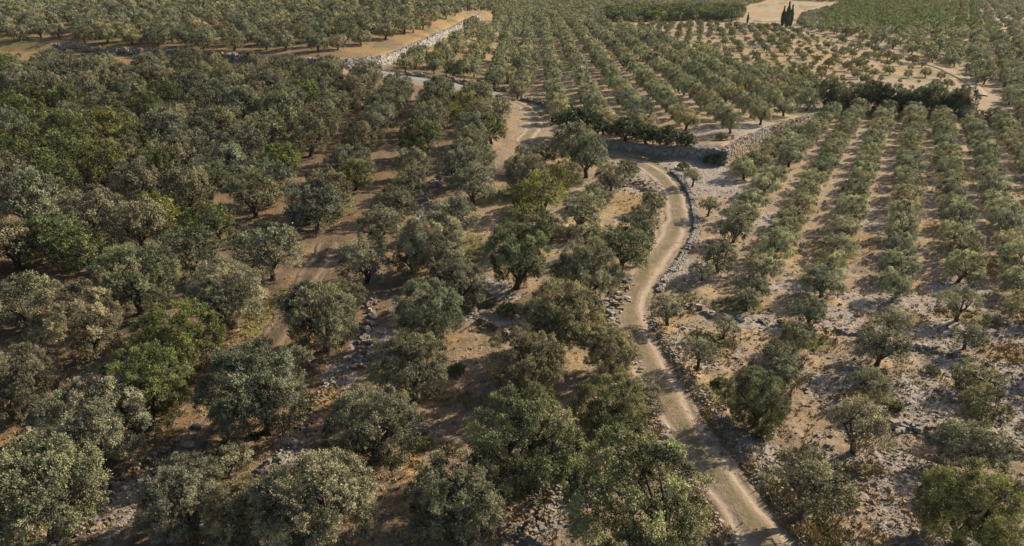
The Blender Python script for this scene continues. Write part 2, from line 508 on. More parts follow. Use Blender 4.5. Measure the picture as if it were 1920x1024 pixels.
def ribbon(name, path, half, step, mat, lift=.02, rut=.05, jitter=.25, sink=.14, nseg=14):
    P = np.array(resample(path, step))
    T = np.gradient(P, axis=0); T /= np.linalg.norm(T, axis=1)[:, None]
    for _ in range(3):
        T[1:-1] = (T[:-2] + T[1:-1] + T[2:]) / 3
    T /= np.linalg.norm(T, axis=1)[:, None]
    Nn = np.stack([T[:, 1], -T[:, 0]], 1)
    s = np.arange(len(P)) * step
    us = np.linspace(-1, 1, nseg)
    V = []; A = []
    wl = half * (1 + jitter * (fbm(s / 2.5, s * 0 + 3, 3) - .5) * 2); wr = half * (1 + jitter * (fbm(s / 2.5, s * 0 + 60, 3) - .5) * 2)
    for u in us:
        w = np.where(u < 0, wl, wr)
        q = P + Nn * (u * w)[:, None]
        base = H1(q[:, 0], q[:, 1])
        prof = lift - rut * math.exp(-((abs(u) - .5) / .16) ** 2) - sink * max(0, (abs(u) - .66) / .34) ** 1.5
        z = base + prof + (fbm(q[:, 0] * 1.2, q[:, 1] * 1.2, 3) - .5) * .07
        V.append(np.stack([q[:, 0], q[:, 1], z], 1)); A.append(np.full(len(P), u))
    V = np.stack(V, 1).reshape(-1, 3); A = np.stack(A, 1).ravel()
    n = len(P); k = nseg
    i = np.arange((n - 1) * (k - 1)); r = i // (k - 1); c = i % (k - 1); a = r * k + c
    loops = np.stack([a, a + 1, a + k + 1, a + k], 1)
    me = mesh_np(name, V, loops, np.full(len(loops), 4), mat, {'across': ('FLOAT', A)}, True)
    return link(name, me, kind='structure')

TRACK_MAT = track_material('track_dirt', (.21, .16, .112), (.34, .275, .205), (.155, .13, .075), (.13, .12, .055))
ribbon('dirt_track', track, 2.05, .35, TRACK_MAT, .03, .11, .30, .20, 22)
ribbon('rutted_path', grove_path, 1.55, .4, track_material('path_earth', (.125, .088, .06), (.20, .15, .11), (.085, .065, .042), (.09, .078, .042)), .03, .09, .5, .34, 18)
ribbon('gravel_road', gravel_road, 2.3, 1.0, track_material('road_gravel', (.21, .205, .20), (.24, .23, .22), (.19, .18, .17), (.22, .19, .15)), .12, .02, .3, .25)
LANE = track_material('lane_dirt', (.27, .21, .14), (.32, .26, .18), (.24, .19, .11), (.20, .17, .08))
ribbon('farm_lane', farm_lane, 1.3, 2.0, LANE, .25, .04, .3, .4)
ribbon('farm_lane', lane_top, 3, 3.0, LANE, .3, .04, .3, .5)

# ------------------------------------------------------------------ stones
BOXV = np.array([[-1, -1, -1], [1, -1, -1], [1, 1, -1], [-1, 1, -1], [-1, -1, 1], [1, -1, 1], [1, 1, 1], [-1, 1, 1]], float)
BOXF = np.array([[0, 3, 2, 1], [4, 5, 6, 7], [0, 1, 5, 4], [1, 2, 6, 5], [2, 3, 7, 6], [3, 0, 4, 7]])
def stone_batch(centres, sizes, rots, jit=.28):
    """many irregular blocks at once; sizes (n,3) half extents"""
    n = len(centres)
    v = BOXV[None] * (1 + (rng.random((n, 8, 3)) - .5) * 2 * jit)
    v[:, 4:, :2] *= .82
    v = v * np.asarray(sizes)[:, None, :]
    tilt = (rng.random(n) - .5) * .5
    c, s = np.cos(tilt), np.sin(tilt)
    x, z = v[..., 0].copy(), v[..., 2].copy()
    v[..., 0] = x * c[:, None] - z * s[:, None]; v[..., 2] = x * s[:, None] + z * c[:, None]
    c, s = np.cos(rots), np.sin(rots)
    x, y = v[..., 0].copy(), v[..., 1].copy()
    v[..., 0] = x * c[:, None] - y * s[:, None]; v[..., 1] = x * s[:, None] + y * c[:, None]
    v += np.asarray(centres)[:, None, :]
    f = BOXF[None] + (np.arange(n) * 8)[:, None, None]
    tone = np.repeat(rng.random(n), 8)
    return v.reshape(-1, 3), f.reshape(-1, 4), tone

def stones_mesh(name, centres, sizes, rots, mat=STONE, jit=.28):
    v, f, t = stone_batch(np.array(centres), np.array(sizes), np.array(rots), jit)
    return mesh_np(name, v, f, np.full(len(f), 4), mat, {'stone_tone': ('FLOAT', t)})

def wall(path, hfun, s, label, name='dry_stone_wall', thick=.7, side=1, cat='wall', batter=.12, gaps=0.0, both=False, mat=None):
    """a dry stone wall: an earth fill and courses of separate blocks on its face and top. side=+1: face to the right of the direction walked"""
    P = np.array(resample(path, s * 1.5))
    T = np.gradient(P, axis=0); T /= np.linalg.norm(T, axis=1)[:, None]
    Nn = np.stack([T[:, 1], -T[:, 0]], 1) * side
    root = thing(name, label, cat, (0, 0, 0))
    z0 = np.minimum(H(P[:, 0], P[:, 1]), H(P[:, 0] + Nn[:, 0] * .8, P[:, 1] + Nn[:, 1] * .8)); z0 = np.convolve(np.pad(z0, 3, mode='edge'), np.ones(7) / 7, 'valid')
    hh = hfun(P); ph = vnoise(P[:, 0] * .8, P[:, 1] * .8)
    C = []; S = []; Rr = []
    for i in range(len(P)):
        h = hh[i] * (.94 + ph[i] * .12)
        ang = math.atan2(T[i, 1], T[i, 0])
        n = max(1, int(h / (s * .8)))
        if R.random() < gaps:
            n = max(1, int(n * R.random() * .7))
        for k in range(n):
            z = z0[i] + (k + .5) * h / n
            off = -batter * (k / max(1, n)) * h + R.uniform(-.05, .06)
            jt = R.uniform(-.3, .3) * s + (k % 2) * .75 * s
            C.append((P[i, 0] + Nn[i, 0] * off + T[i, 0] * jt, P[i, 1] + Nn[i, 1] * off + T[i, 1] * jt, z + R.uniform(-.06, .06) * s))
            S.append((s * R.uniform(.6, 1.0), s * .45, s * R.uniform(.36, .48)))
            Rr.append(ang + R.uniform(-.15, .15))
            if both:
                C.append((P[i, 0] - Nn[i, 0] * (thick - .1) + T[i, 0] * jt, P[i, 1] - Nn[i, 1] * (thick - .1) + T[i, 1] * jt, z))
                S.append((s * R.uniform(.55, .95), s * .5, s * R.uniform(.36, .55))); Rr.append(ang)
        for k in range(int(thick / (s * .8)) + 1):
            off = -batter * h - k * s * .85
            C.append((P[i, 0] + Nn[i, 0] * off + R.uniform(-.1, .1), P[i, 1] + Nn[i, 1] * off + R.uniform(-.1, .1), z0[i] + (h if n > 1 else h * .6) + R.uniform(-.1, .12) * s))
            S.append((s * R.uniform(.5, 1), s * R.uniform(.4, .6), s * R.uniform(.3, .5))); Rr.append(ang + R.uniform(-.6, .6))
    link('stones', stones_mesh('wall_stones', C, S, Rr, mat or STONE), root, kind='stuff')
    # fill
    V = []; F = []
    for i in range(len(P)):
        for off, zz in ((-.12, -.4), (-.12 - batter * hh[i], hh[i] * .94), (-thick - .1, hh[i] * .94), (-thick - .1, -.4)):
            V.append((P[i, 0] + Nn[i, 0] * off, P[i, 1] + Nn[i, 1] * off, z0[i] + zz))
        if i:
            a = (i - 1) * 4; b = i * 4
            for k in range(4):
                F.append((a + k, a + (k + 1) % 4, b + (k + 1) % 4, b + k))
    if not both:
        link('fill', mesh_np('wall_fill', V, F, np.full(len(F), 4), STONE_DARK), root)
    return root

i_c = 4
wm = wall_m
wall(wm[:i_c + 1], lambda P: np.maximum(HM(P[:, 0]) * 1.02 + .1, .4), .30, 'grey retaining wall of rough limestone below the dark shrubs', side=1, mat=STONE_PALE)
wall(wm[i_c:], lambda P: HM(P[:, 0]) * 1.02 + .12, .30, 'sunlit golden retaining wall of rough limestone running up from the corner', side=1)
wall(wall_b, lambda P: HM(P[:, 0]) + .35, .5, 'low white wall behind the far ends of the open orchard rows', side=1, thick=.6)
wt = wall_t
wall([p for p in resample(wt[3:7], 4)], lambda P: HT(P[:, 0], P[:, 1]) + .1, .6, 'low broken terrace wall along the ochre strip beside the upper grove', side=1, gaps=.55)
wall([p for p in resample(wt[7:], 3)], lambda P: HT(P[:, 0], P[:, 1]) + .2, .45, 'tall pale grey retaining wall under the ochre field', side=1, thick=.5, mat=STONE_PALE)
wall(catmull(line_px([(1262, 322), (1284, 342), (1299, 368), (1307, 402), (1309, 430), (1300, 458), (1284, 482), (1268, 507), (1254, 527), (1240, 548)], H1), 4),
     lambda P: .14 + .30 * vnoise(P[:, 0], P[:, 1]), .15, 'crumbling pale dry stone wall curving along the outer side of the track bend', side=-1, gaps=.8, thick=.38, both=True, mat=STONE_PALE)
wall(catmull(line_px([(978, 188), (1012, 196), (1035, 208), (1052, 224), (1062, 240)], H1), 3),
     lambda P: .6 + .2 * vnoise(P[:, 0], P[:, 1]), .4, 'ruined stone wall on the grassy bank beside the upper track curve', side=1, gaps=.3, both=True)
wall(catmull(line_px([(760, 142), (800, 147), (850, 153), (900, 165), (945, 172)], H1), 3),
     lambda P: .6 + .3 * vnoise(P[:, 0], P[:, 1]), .45, 'grey tumbledown stone wall beside the gravel road', side=1, gaps=.3, both=True)

def ledge(pts, label, width=1.0, size=.14, dens=18.0, height=.35, name='stone_ledge', cat='stone ledge'):
    """a low band of tumbled field stones"""
    P = np.array(resample(catmull(line_px(pts, H1), 5), .25))
    T = np.gradient(P, axis=0); T /= np.linalg.norm(T, axis=1)[:, None]
    Nn = np.stack([T[:, 1], -T[:, 0]], 1)
    n = int(len(P) * .25 * width * dens)
    idx = rng.integers(0, len(P), n)
    u = rng.normal(0, .33, n) * width
    wv = .6 + .8 * vnoise(idx * .07, idx * 0 + 5.0)
    u = u * wv
    x = P[idx, 0] + Nn[idx, 0] * u; y = P[idx, 1] + Nn[idx, 1] * u
    sz = size * (.45 + .9 * rng.random(n) ** 2)
    z = H(x, y) + height * np.exp(-(u / (width * .4)) ** 2) * rng.random(n) + sz * .15
    C = np.stack([x, y, z], 1)
    S = np.stack([sz * .8, sz * .6, sz * .45], 1) * (.8 + .4 * rng.random((n, 3)))
    root = thing(name, label, cat)
    link('stones', stones_mesh('ledge_stones', C, S, rng.random(n) * 3.14), root, kind='stuff')

ledge([(147, 1010), (200, 930), (283, 870), (335, 830)], 'tumbled line of grey field stones at the lower corner of the shady grove', .9)
ledge([(488, 886), (540, 845), (575, 790), (610, 735), (640, 700)], 'pale stone line climbing between two big olive crowns in the shady grove', .8)
ledge([(0, 850), (60, 815), (113, 750), (180, 715)], 'short pale stone line under the shadiest trees at the edge of the grove', .8)
ledge([(993, 1015), (1010, 970), (1040, 925), (1080, 890)], 'broad heap of grey rubble between the two biggest olive crowns', 1.2, .15, 30, .25)
ledge([(880, 575), (893, 600), (915, 615), (940, 622), (960, 640)], 'curved pale rock ledge in the gap beyond the brownish olive tree', .8, .22)
ledge([(1282, 572), (1320, 585), (1352, 598), (1400, 601), (1470, 609), (1550, 622), (1620, 632)], 'long thin white stone ledge crossing the open orchard from the track', .55, .26, 12)
ledge([(1697, 650), (1740, 655), (1790, 664)], 'short stone ledge between two orchard rows on the stony ground', .7, .25)
ledge([(1668, 800), (1720, 806), (1790, 826), (1850, 836), (1910, 853)], 'grey stone ledge below the stony patch in the lower orchard', .9, .3, 12)
ledge([(1212, 590), (1240, 640), (1285, 702), (1340, 775), (1405, 862), (1480, 980), (1530, 1060)], 'pale stony verge bank following the outer side of the lower track', .9, .11, 26, .08)
ledge([(1178, 530), (1160, 560), (1150, 600), (1150, 640)], 'jumble of white stones on the inner verge at the narrow bend', 1.0, .3)
ledge([(1190, 660), (1205, 710), (1225, 760), (1248, 810), (1290, 880), (1340, 960), (1380, 1020)], 'stony inner verge beside the lower track', .6, .14, 12, .1)
ledge([(1170, 350), (1200, 340), (1215, 360)], 'pale rocky outcrop inside the track bend', 3, .2, 9)
ledge([(700, 560), (690, 620), (672, 690)], 'scattered stones along the gap between two grove rows', .8, .2)
ledge([(830, 330), (800, 380), (770, 440)], 'broken stone line between the upper grove rows', .8, .3)

ROCK_AT = ['uppermost of the row on the inner verge at the narrow bend', 'second down the inner verge at the narrow bend', 'lowest of three on the inner verge at the narrow bend',
           'small and uppermost on the inner verge of the lower track', 'second on the inner verge of the lower track', 'largest on the inner verge of the lower track',
           'smallest, set back from the lower track verge', 'lowest of the cluster on the inner verge of the lower track', 'beside the slender dark olive at the track', 'lying at the track beside the largest crown',
           'above the others at the bend, under the dark dense olive', 'at the outer verge beside the bare grey olive', 'downhill of the bare grey olive at the bend', 'on the outer verge near the thin grey olive',
           'slab-like, on the rutted earth path', 'second slab on the rutted earth path', 'beside the ochre soil near the pale stone line', 'under the dark green olive above the bare slope',
           'on the pale gap beside the green bush', 'at the lower end of the curved ledge', 'at the foot of the big silvery olive']
rocks_px = [(1172, 560, .5), (1158, 585, .42), (1152, 612, .45), (1228, 778, .3), (1243, 800, .42), (1252, 822, .5), (1236, 835, .28), (1262, 850, .35), (1205, 690, .3), (1292, 905, .3),
            (1150, 545, .4), (1240, 560, .4), (1262, 590, .4), (1310, 690, .35), (372, 800, .4), (350, 835, .45), (575, 850, .35), (735, 690, .3), (905, 590, .5), (930, 640, .4), (590, 690, .3)]
for k, (px, py, r) in enumerate(rocks_px):
    x, y = [float(q) for q in unproject(px, py, H1)]
    n = 1
    v = []
    # a chipped block: subdivided box pushed about
    g = np.random.default_rng(k)
    pts = g.normal(size=(26, 3)); pts /= np.linalg.norm(pts, axis=1)[:, None]
    pts *= (.8 + .35 * g.random((26, 1))); pts *= np.array([r, r * .75, r * .55])
    import bmesh
    bm = bmesh.new()
    for p in pts:
        bm.verts.new(p)
    bmesh.ops.convex_hull(bm, input=bm.verts)
    me = bpy.data.meshes.new('limestone_rock'); bm.to_mesh(me); bm.free()
    me.materials.append(STONE)
    at = me.attributes.new('stone_tone', 'FLOAT', 'POINT'); at.data.foreach_set('value', np.full(len(me.vertices), .8, np.float32))
    o = link('limestone_rock', me)
    o.location = (x, y, Hs(x, y) + r * .18)
    o['label'] = 'pale chipped limestone rock ' + ROCK_AT[k]
    o['category'] = 'rock'; o['group'] = 'loose pale limestone rocks'

def field_stones():
    pts = []
    n = 60000
    px = rng.uniform(-60, 1980, n); py = 300 + 780 * rng.random(n) ** .8
    x, y = unproject(px, py, H1)
    F = blob_fields(x, y)
    prob = .07 + .20 * smooth(0, 10, x) + F['r'] * .55 - F['g'] * .2
    dt = seg_dist(x, y, TR)
    prob = np.where((dt > 1.5) & (dt < 3.2), prob + .25, prob)
    prob = np.where(dt < 1.45, 0.03, prob)
    k = rng.random(n) < prob
    x, y = x[k], y[k]; n = len(x)
    s = .03 + .085 * rng.random(n) ** 3
    s *= np.clip(y / 55, 1, 1.8)
    z = H(x, y) + s * .2
    S = np.stack([s, s * .75, s * .55], 1) * (.75 + .5 * rng.random((n, 3)))
    me = stones_mesh('field_stones', np.stack([x, y, z], 1), S, rng.random(n) * 3.14)
    link('field_stones', me, kind='stuff')
field_stones()

# ------------------------------------------------------------------ trees: prototypes with unit crown radius
def tube(path, radii, sides=6):
    path = np.array(path, float); n = len(path)
    T = np.gradient(path, axis=0); T /= np.linalg.norm(T, axis=1)[:, None] + 1e-9
    V = []
    for p, t, r in zip(path, T, radii):
        a = np.cross(t, [.3, .9, .1]); a /= np.linalg.norm(a) + 1e-9; b = np.cross(t, a)
        for k in range(sides):
            q = 2 * math.pi * k / sides
            V.append(p + (a * math.cos(q) + b * math.sin(q)) * r)
    F = []
    for i in range(n - 1):
        for k in range(sides):
            F.append((i * sides + k, i * sides + (k + 1) % sides, (i + 1) * sides + (k + 1) % sides, (i + 1) * sides + k))
    return V, F

def make_tree(seed, leaves, lobes, leaf_l, leaf_w, height=.80, base=.18, open_=.0, spiky=.35, limbs=5, low=-.5):
    """returns crown (leaf quads) and trunk (tubes), crown radius 1, foot at the origin"""
    g = np.random.default_rng(seed)
    zc = base + height            # crown centre
    # outline: a few big boughs make the crown uneven
    nb = 9
    bd = g.normal(size=(nb, 3)); bd[:, 2] = bd[:, 2] * .5 + .25; bd /= np.linalg.norm(bd, axis=1)[:, None]
    ba = g.uniform(-.13, .13, nb)
    C = []; tries = 0
    while len(C) < lobes and tries < 20000:
        tries += 1
        d = g.normal(size=3); d /= np.linalg.norm(d)
        if d[2] < low:
            continue
        rr = g.uniform(.70, .90) + (ba * np.exp(-(1 - bd @ d) * 5)).sum()
        if g.random() < .22:
            rr *= g.uniform(.45, .8)
        if open_ and (bd @ d).max() < open_:
            continue
        c = d * rr * np.array([1, 1, height])
        ok = all(np.linalg.norm(c - q[0]) > (1.75 / math.sqrt(lobes)) for q in C)
        if ok or tries > 6000:
            C.append((c, d, g.uniform(.16, .27) * (60 / lobes) ** .38))
    nl = len(C)
    per = leaves // nl
    c0 = np.array([c for c, d, r in C]); d0 = np.array([d for c, d, r in C]); r0 = np.array([r for c, d, r in C])
    up = np.array([0, 0, 1.0])
    ntw = 22
    # twigs fan out from each lobe
    td = g.normal(size=(nl, ntw, 3)) * .95 + d0[:, None] * .75 + up * spiky * 1.2
    td /= np.linalg.norm(td, axis=2)[..., None]
    tl = r0[:, None] * g.uniform(.65, 1.15, (nl, ntw))
    li = g.integers(0, nl, leaves); ti = g.integers(0, ntw, leaves)
    s = 1 - .5 * g.random(leaves) ** 1.8
    wob = g.normal(size=(leaves, 3)) * (.055 * (1.1 - s)[:, None] + .014) * (60 / lobes) ** .3
    pos = c0[li] + td[li, ti] * (tl[li, ti] * s)[:, None] + wob
    pos[:, 2] += zc
    pos[:, 2] = np.maximum(pos[:, 2], .05 + .1 * g.random(leaves))
    ld = td[li, ti] + g.normal(size=(leaves, 3)) * .55
    ld /= np.linalg.norm(ld, axis=1)[:, None]
    rel = pos - [0, 0, zc] - c0[li]; rel /= np.linalg.norm(rel, axis=1)[:, None] + 1e-9
    cd = pos - [0, 0, zc - .15]; cd /= np.linalg.norm(cd, axis=1)[:, None] + 1e-9
    nrm = rel * .75 + cd * .55 + np.array([0, 0, .22]) + g.normal(size=(leaves, 3)) * (.26 if leaves > 20000 else .18)
    sd_ = np.cross(ld, nrm); sd_ /= np.linalg.norm(sd_, axis=1)[:, None] + 1e-9
    L = leaf_l * g.uniform(.7, 1.3, leaves)[:, None]; W = leaf_w * g.uniform(.7, 1.3, leaves)[:, None]
    V = np.stack([pos - ld * L * .5, pos + sd_ * W * .5, pos + ld * L * .5, pos - sd_ * W * .5], 1).reshape(-1, 3)
    tone = np.clip(.02 + .20 * g.normal(size=nl)[li] + .50 * s ** 3 + (.24 if leaves > 20000 else .14) * (g.random(leaves) - .5), 0, 1)  # paler outward along the twig: inner crown shade put into the tone
    tone = np.repeat(tone, 4)
    F = np.arange(leaves * 4).reshape(-1, 4)
    # trunk and limbs
    TV = []; TF = []
    def add(path, rad, sides):
        nonlocal TV, TF
        v, f = tube(path, rad, sides)
        o = len(TV)
        TV += list(v); TF += [tuple(k + o for k in q) for q in f]
    lean = g.normal(size=2) * .07
    fork = np.array([lean[0], lean[1], base + .22])
    tr = .095
    add([(0, 0, -.12), (lean[0] * .2, lean[1] * .2, .02), (lean[0] * .7 + .02, lean[1] * .5, .5 * fork[2]), fork, fork + [0, 0, .1]], [tr * 1.7, tr * 1.25, tr * .95, tr * 1.05, tr * .6], 8)
    ends = [c0[i] + [0, 0, zc] for i in g.permutation(nl)[:limbs * 3]]
    for k in range(limbs):
        a = 2 * math.pi * (k + g.random() * .6) / limbs
        m = fork + np.array([math.cos(a) * .33, math.sin(a) * .33, .32 + g.random() * .15])
        j = fork + np.array([math.cos(a) * .12, math.sin(a) * .12, .13])
        add([fork - [0, 0, .06], j, m], [tr * .62, tr * .5, tr * .36], 6)
        es = sorted(ends, key=lambda e: np.linalg.norm(e - m - [0, 0, .2]))[:3]
        for e in es:
            mid = (m + e) / 2 + g.normal(size=3) * .06
            add([m - (j - m) * -.05, mid, e], [tr * .33, tr * .2, tr * .07], 5)
        ends = [e for e in ends if not any(e is q for q in es)] or ends
    return (V, F, tone), (np.array(TV), TF)

def crown_mesh(d, mat):
    (V, F, tone), _ = d
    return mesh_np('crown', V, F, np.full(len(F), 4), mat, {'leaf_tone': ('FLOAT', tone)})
def trunk_mesh(d):
    _, (V, F) = d
    return mesh_np('trunk', V, F, np.full(len(F), 4), BARK, None, True)

HI = [make_tree(100 + k, 60000, 100, .034, .0155, height=.80 + .06 * (k % 3), base=.08, low=-.75) for k in range(6)]
MIDS = [make_tree(200 + k, 14000, 54, .054, .029, height=.76 + .07 * (k % 3), base=.08, low=-.72) for k in range(7)]
OPEN = [make_tree(300 + k, 9000, 34, .066, .027, height=.64, base=.38, open_=.74, low=-.35, limbs=5) for k in range(3)]
FAR = [make_tree(400 + k, 1900, 30, .15, .085, height=.80, base=.10, limbs=3, low=-.5) for k in range(5)]
SHRUB = [make_tree(500 + k, 6000, 40, .10, .05, height=.55, base=.0, low=-.1, limbs=3) for k in range(2)]
PR = {}
for nm, lst in (('hi', HI), ('mid', MIDS), ('open', OPEN), ('shrub', SHRUB)):
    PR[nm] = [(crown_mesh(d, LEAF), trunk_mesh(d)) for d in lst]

# ------------------------------------------------------------------ where the trees stand
# each entry: x, y, crown radius, height factor, tint, prototype family, label (or row key)
trees = []
def near(x, y, d, lst=None):
    for t in (lst if lst is not None else trees):
        if abs(t['x'] - x) < d and abs(t['y'] - y) < d and math.hypot(t['x'] - x, t['y'] - y) < d:
            return True
    return False

OLIVE = [(.094, .099, .071), (.100, .102, .073), (.088, .095, .072), (.107, .103, .071)]
def olive_tint(k=1.0):
    c = R.choice(OLIVE); f = R.uniform(.85, 1.25) * k * 1.22
    return (c[0] * f * R.uniform(.93, 1.07), c[1] * f, c[2] * f * R.uniform(.9, 1.1))
GREEN = (.086, .100, .040)
LIME = (.130, .136, .042)
BROWN = (.118, .106, .070)
SILVER = (.160, .160, .120)

def by_crown(px, py, w, kind='mid', label=None, tint=None, hf=1.0, cat='olive'):
    """a tree whose crown fills w pixels round (px, py) in the photograph"""
    off = 2.5
    for _ in range(4):
        x, y = unproject(px, py, H1, off)
        x, y = float(x), float(y)
        z = float(H1(np.array([x]), np.array([y]))[0]) + off
        zc = project(x, y, z)[2]
        r = w * float(zc) / (2 * FPX) * 1.06
        off = (1.15 if kind == 'open' else .93) * r * hf
    trees.append(dict(x=x, y=y, r=r, hf=hf * (1.08 if kind == 'hi' else 1), tint=tint or olive_tint(), fam=kind, label=label, cat=cat, row=None))
    return trees[-1]

# big foreground trees of the shady grove, one by one, as the photograph shows them
by_crown(65, 935, 235, 'hi', 'huge dark olive tree filling the bottom corner of the shady grove')
by_crown(345, 935, 165, 'hi', 'rounded dark olive beside the rutted bare path at the bottom of the grove')
by_crown(590, 950, 225, 'hi', 'huge dark olive with yellowish tips at the bottom edge beside the pale stone line')
by_crown(455, 975, 130, 'hi', 'olive crown squeezed between two larger ones at the bottom edge')
by_crown(425, 862, 92, 'mid', 'small grey olive standing alone on bare ground below the biggest twin-peaked crown', SILVER)
by_crown(858, 952, 180, 'hi', 'loose grey-green olive at the bottom edge left of the broad rubble heap')
by_crown(975, 843, 212, 'hi', 'large dense fresh green tree between the broad rubble heap and the ochre scrub', (.090, .100, .054))
by_crown(1205, 955, 265, 'hi', 'largest olive crown at the bottom edge, right beside the dirt track', (.102, .112, .060))
by_crown(1136, 772, 130, 'hi', 'olive with a bright clump in its crown, just above the largest track-side crown', (.112, .118, .058))
by_crown(1190, 740, 90, 'mid', 'dark slender olive touching the inner verge of the lower track')
by_crown(1146, 660, 108, 'hi', 'olive at the inner verge just below the narrow bend of the track')
by_crown(978, 690, 142, 'hi', 'brownish olive with dry-looking foliage in the middle of the grove', BROWN)
by_crown(772, 690, 140, 'hi', 'dark green olive with its shaded trunk, between the ochre scrub and the stone line')
by_crown(700, 800, 168, 'hi', 'broad olive with grey tips beside the bare slope and a small dark bush')
by_crown(492, 735, 188, 'hi', 'tall twin-peaked olive with pale tips rising above the pale stone line')
by_crown(268, 738, 160, 'hi', 'dark olive with yellow-green top above the rutted path', (.095, .112, .045))
by_crown(176, 820, 190, 'hi', 'broad dark olive beyond the tumbled line of grey stones')
by_crown(22, 715, 140, 'hi', 'dark olive cut by the picture edge above the short pale stone line')
by_crown(145, 612, 150, 'hi', 'spreading dark olive with golden tips, half shaded, three rows into the grove')
by_crown(330, 645, 150, 'hi', 'wide olive with patches of yellow-green foliage and a leaning trunk', (.105, .122, .042))
by_crown(253, 525, 148, 'hi', 'round olive with one golden clump and a bent trunk, beside a pale bare patch')
by_crown(428, 558, 142, 'hi', 'grey-green olive with golden tips over a bare trunk beside the grove path', SILVER)
by_crown(506, 472, 118, 'mid', 'tall olive with a long bare trunk at the grove path')
by_crown(603, 592, 155, 'hi', 'big silvery olive at the foot of the long grove row, beside the grassy hollow', (.125, .127, .088))
by_crown(655, 545, 62, 'mid', 'narrow olive pressed against the big silvery one')
by_crown(682, 490, 92, 'mid', 'silvery olive, second up the long grove row', SILVER)
by_crown(712, 425, 84, 'mid', 'silvery olive, third up the long grove row', (.125, .127, .088))
by_crown(742, 375, 78, 'mid', 'silvery olive, fourth up the long grove row')
by_crown(770, 345, 60, 'mid', 'silvery olive, fifth up the long grove row')
by_crown(775, 305, 72, 'mid', 'silvery olive, sixth up the long grove row')
by_crown(1052, 602, 160, 'hi', 'big round olive, trunk deep in shade, beside the inner verge stones of the bend')
by_crown(1098, 515, 122, 'hi', 'dark dense olive between the round one and the track bend')
by_crown(967, 487, 120, 'hi', 'dark green round olive with a visible trunk over a bare pale patch', (.082, .098, .052))
by_crown(812, 592, 122, 'hi', 'dark olive at the foot of the second grove row, above the bare slope')
by_crown(850, 530, 112, 'hi', 'fresh grey-green olive, second up the second grove row')
by_crown(822, 462, 118, 'hi', 'rounded olive, third up the second grove row, with a shaded side', SILVER)
by_crown(770, 480, 70, 'mid', 'small dark olive in the shade of the third one of the second grove row')
by_crown(855, 405, 86, 'mid', 'grey olive, fourth up the second grove row')
by_crown(886, 345, 78, 'mid', 'grey olive, fifth up the second grove row')
by_crown(900, 305, 66, 'mid', 'grey olive, sixth up the second grove row')
by_crown(985, 425, 96, 'mid', 'fresh green tree standing in front of the lime green one', GREEN)
by_crown(1018, 365, 92, 'mid', 'bright lime green tree in the middle of the grove', LIME)
by_crown(1035, 425, 56, 'mid', 'small grey olive behind the fresh green tree')
by_crown(1062, 330, 58, 'mid', 'green tree just behind the bright lime green one', LIME)
by_crown(978, 372, 40, 'mid', 'small olive tucked against the bright lime green tree', GREEN)
by_crown(1090, 397, 78, 'mid', 'grey olive in the group inside the track bend', SILVER)
by_crown(1122, 362, 54, 'mid', 'smaller olive behind the grey one inside the track bend')
by_crown(1145, 330, 58, 'mid', 'olive near the pale outcrop inside the track bend')
by_crown(1172, 312, 46, 'mid', 'small olive at the uppermost inner verge of the track bend')
by_crown(1080, 432, 42, 'mid', 'little grey olive on the sunny ground inside the track bend', SILVER)
by_crown(1128, 452, 74, 'mid', 'dark olive between the dense one and the curving track')
by_crown(1168, 468, 84, 'mid', 'dark olive overhanging the ochre verge of the bend', (.085, .094, .058))
by_crown(1190, 432, 68, 'mid', 'second dark tree along the inside of the track bend', (.085, .094, .056))
by_crown(1207, 405, 52, 'mid', 'third dark tree along the inside of the track bend')
by_crown(1222, 375, 48, 'mid', 'uppermost dark tree along the inside of the track bend')
by_crown(988, 292, 46, 'mid', 'low dark olive in front of the upper track curve')
by_crown(1022, 286, 46, 'mid', 'olive second along the near side of the upper track curve')
by_crown(1055, 268, 44, 'mid', 'round olive where the upper curve meets the grey wall')
by_crown(965, 310, 40, 'mid', 'small olive below the near side of the upper track curve')
by_crown(922, 240, 64, 'mid', 'dark tree with a yellow-lit foot inside the upper track curve', (.080, .100, .038))
by_crown(935, 205, 52, 'mid', 'grey olive just behind the yellow-footed tree in the upper curve')
by_crown(905, 185, 36, 'mid', 'small olive by the upper end of the dirt track')
by_crown(875, 190, 62, 'mid', 'bright lime green tree near the upper end of the dirt track', LIME)
by_crown(862, 212, 50, 'mid', 'lime tinged tree beside the bright one near the upper track end', LIME)
by_crown(745, 160, 50, 'mid', 'round olive standing alone at the gravel road edge')
by_crown(780, 105, 34, 'mid', 'dark olive at the foot of the tall pale retaining wall')
by_crown(815, 112, 36, 'mid', 'bright green tree below the tall pale retaining wall', LIME)
by_crown(850, 128, 36, 'mid', 'very dark tree near the gravel road', (.06, .075, .035))
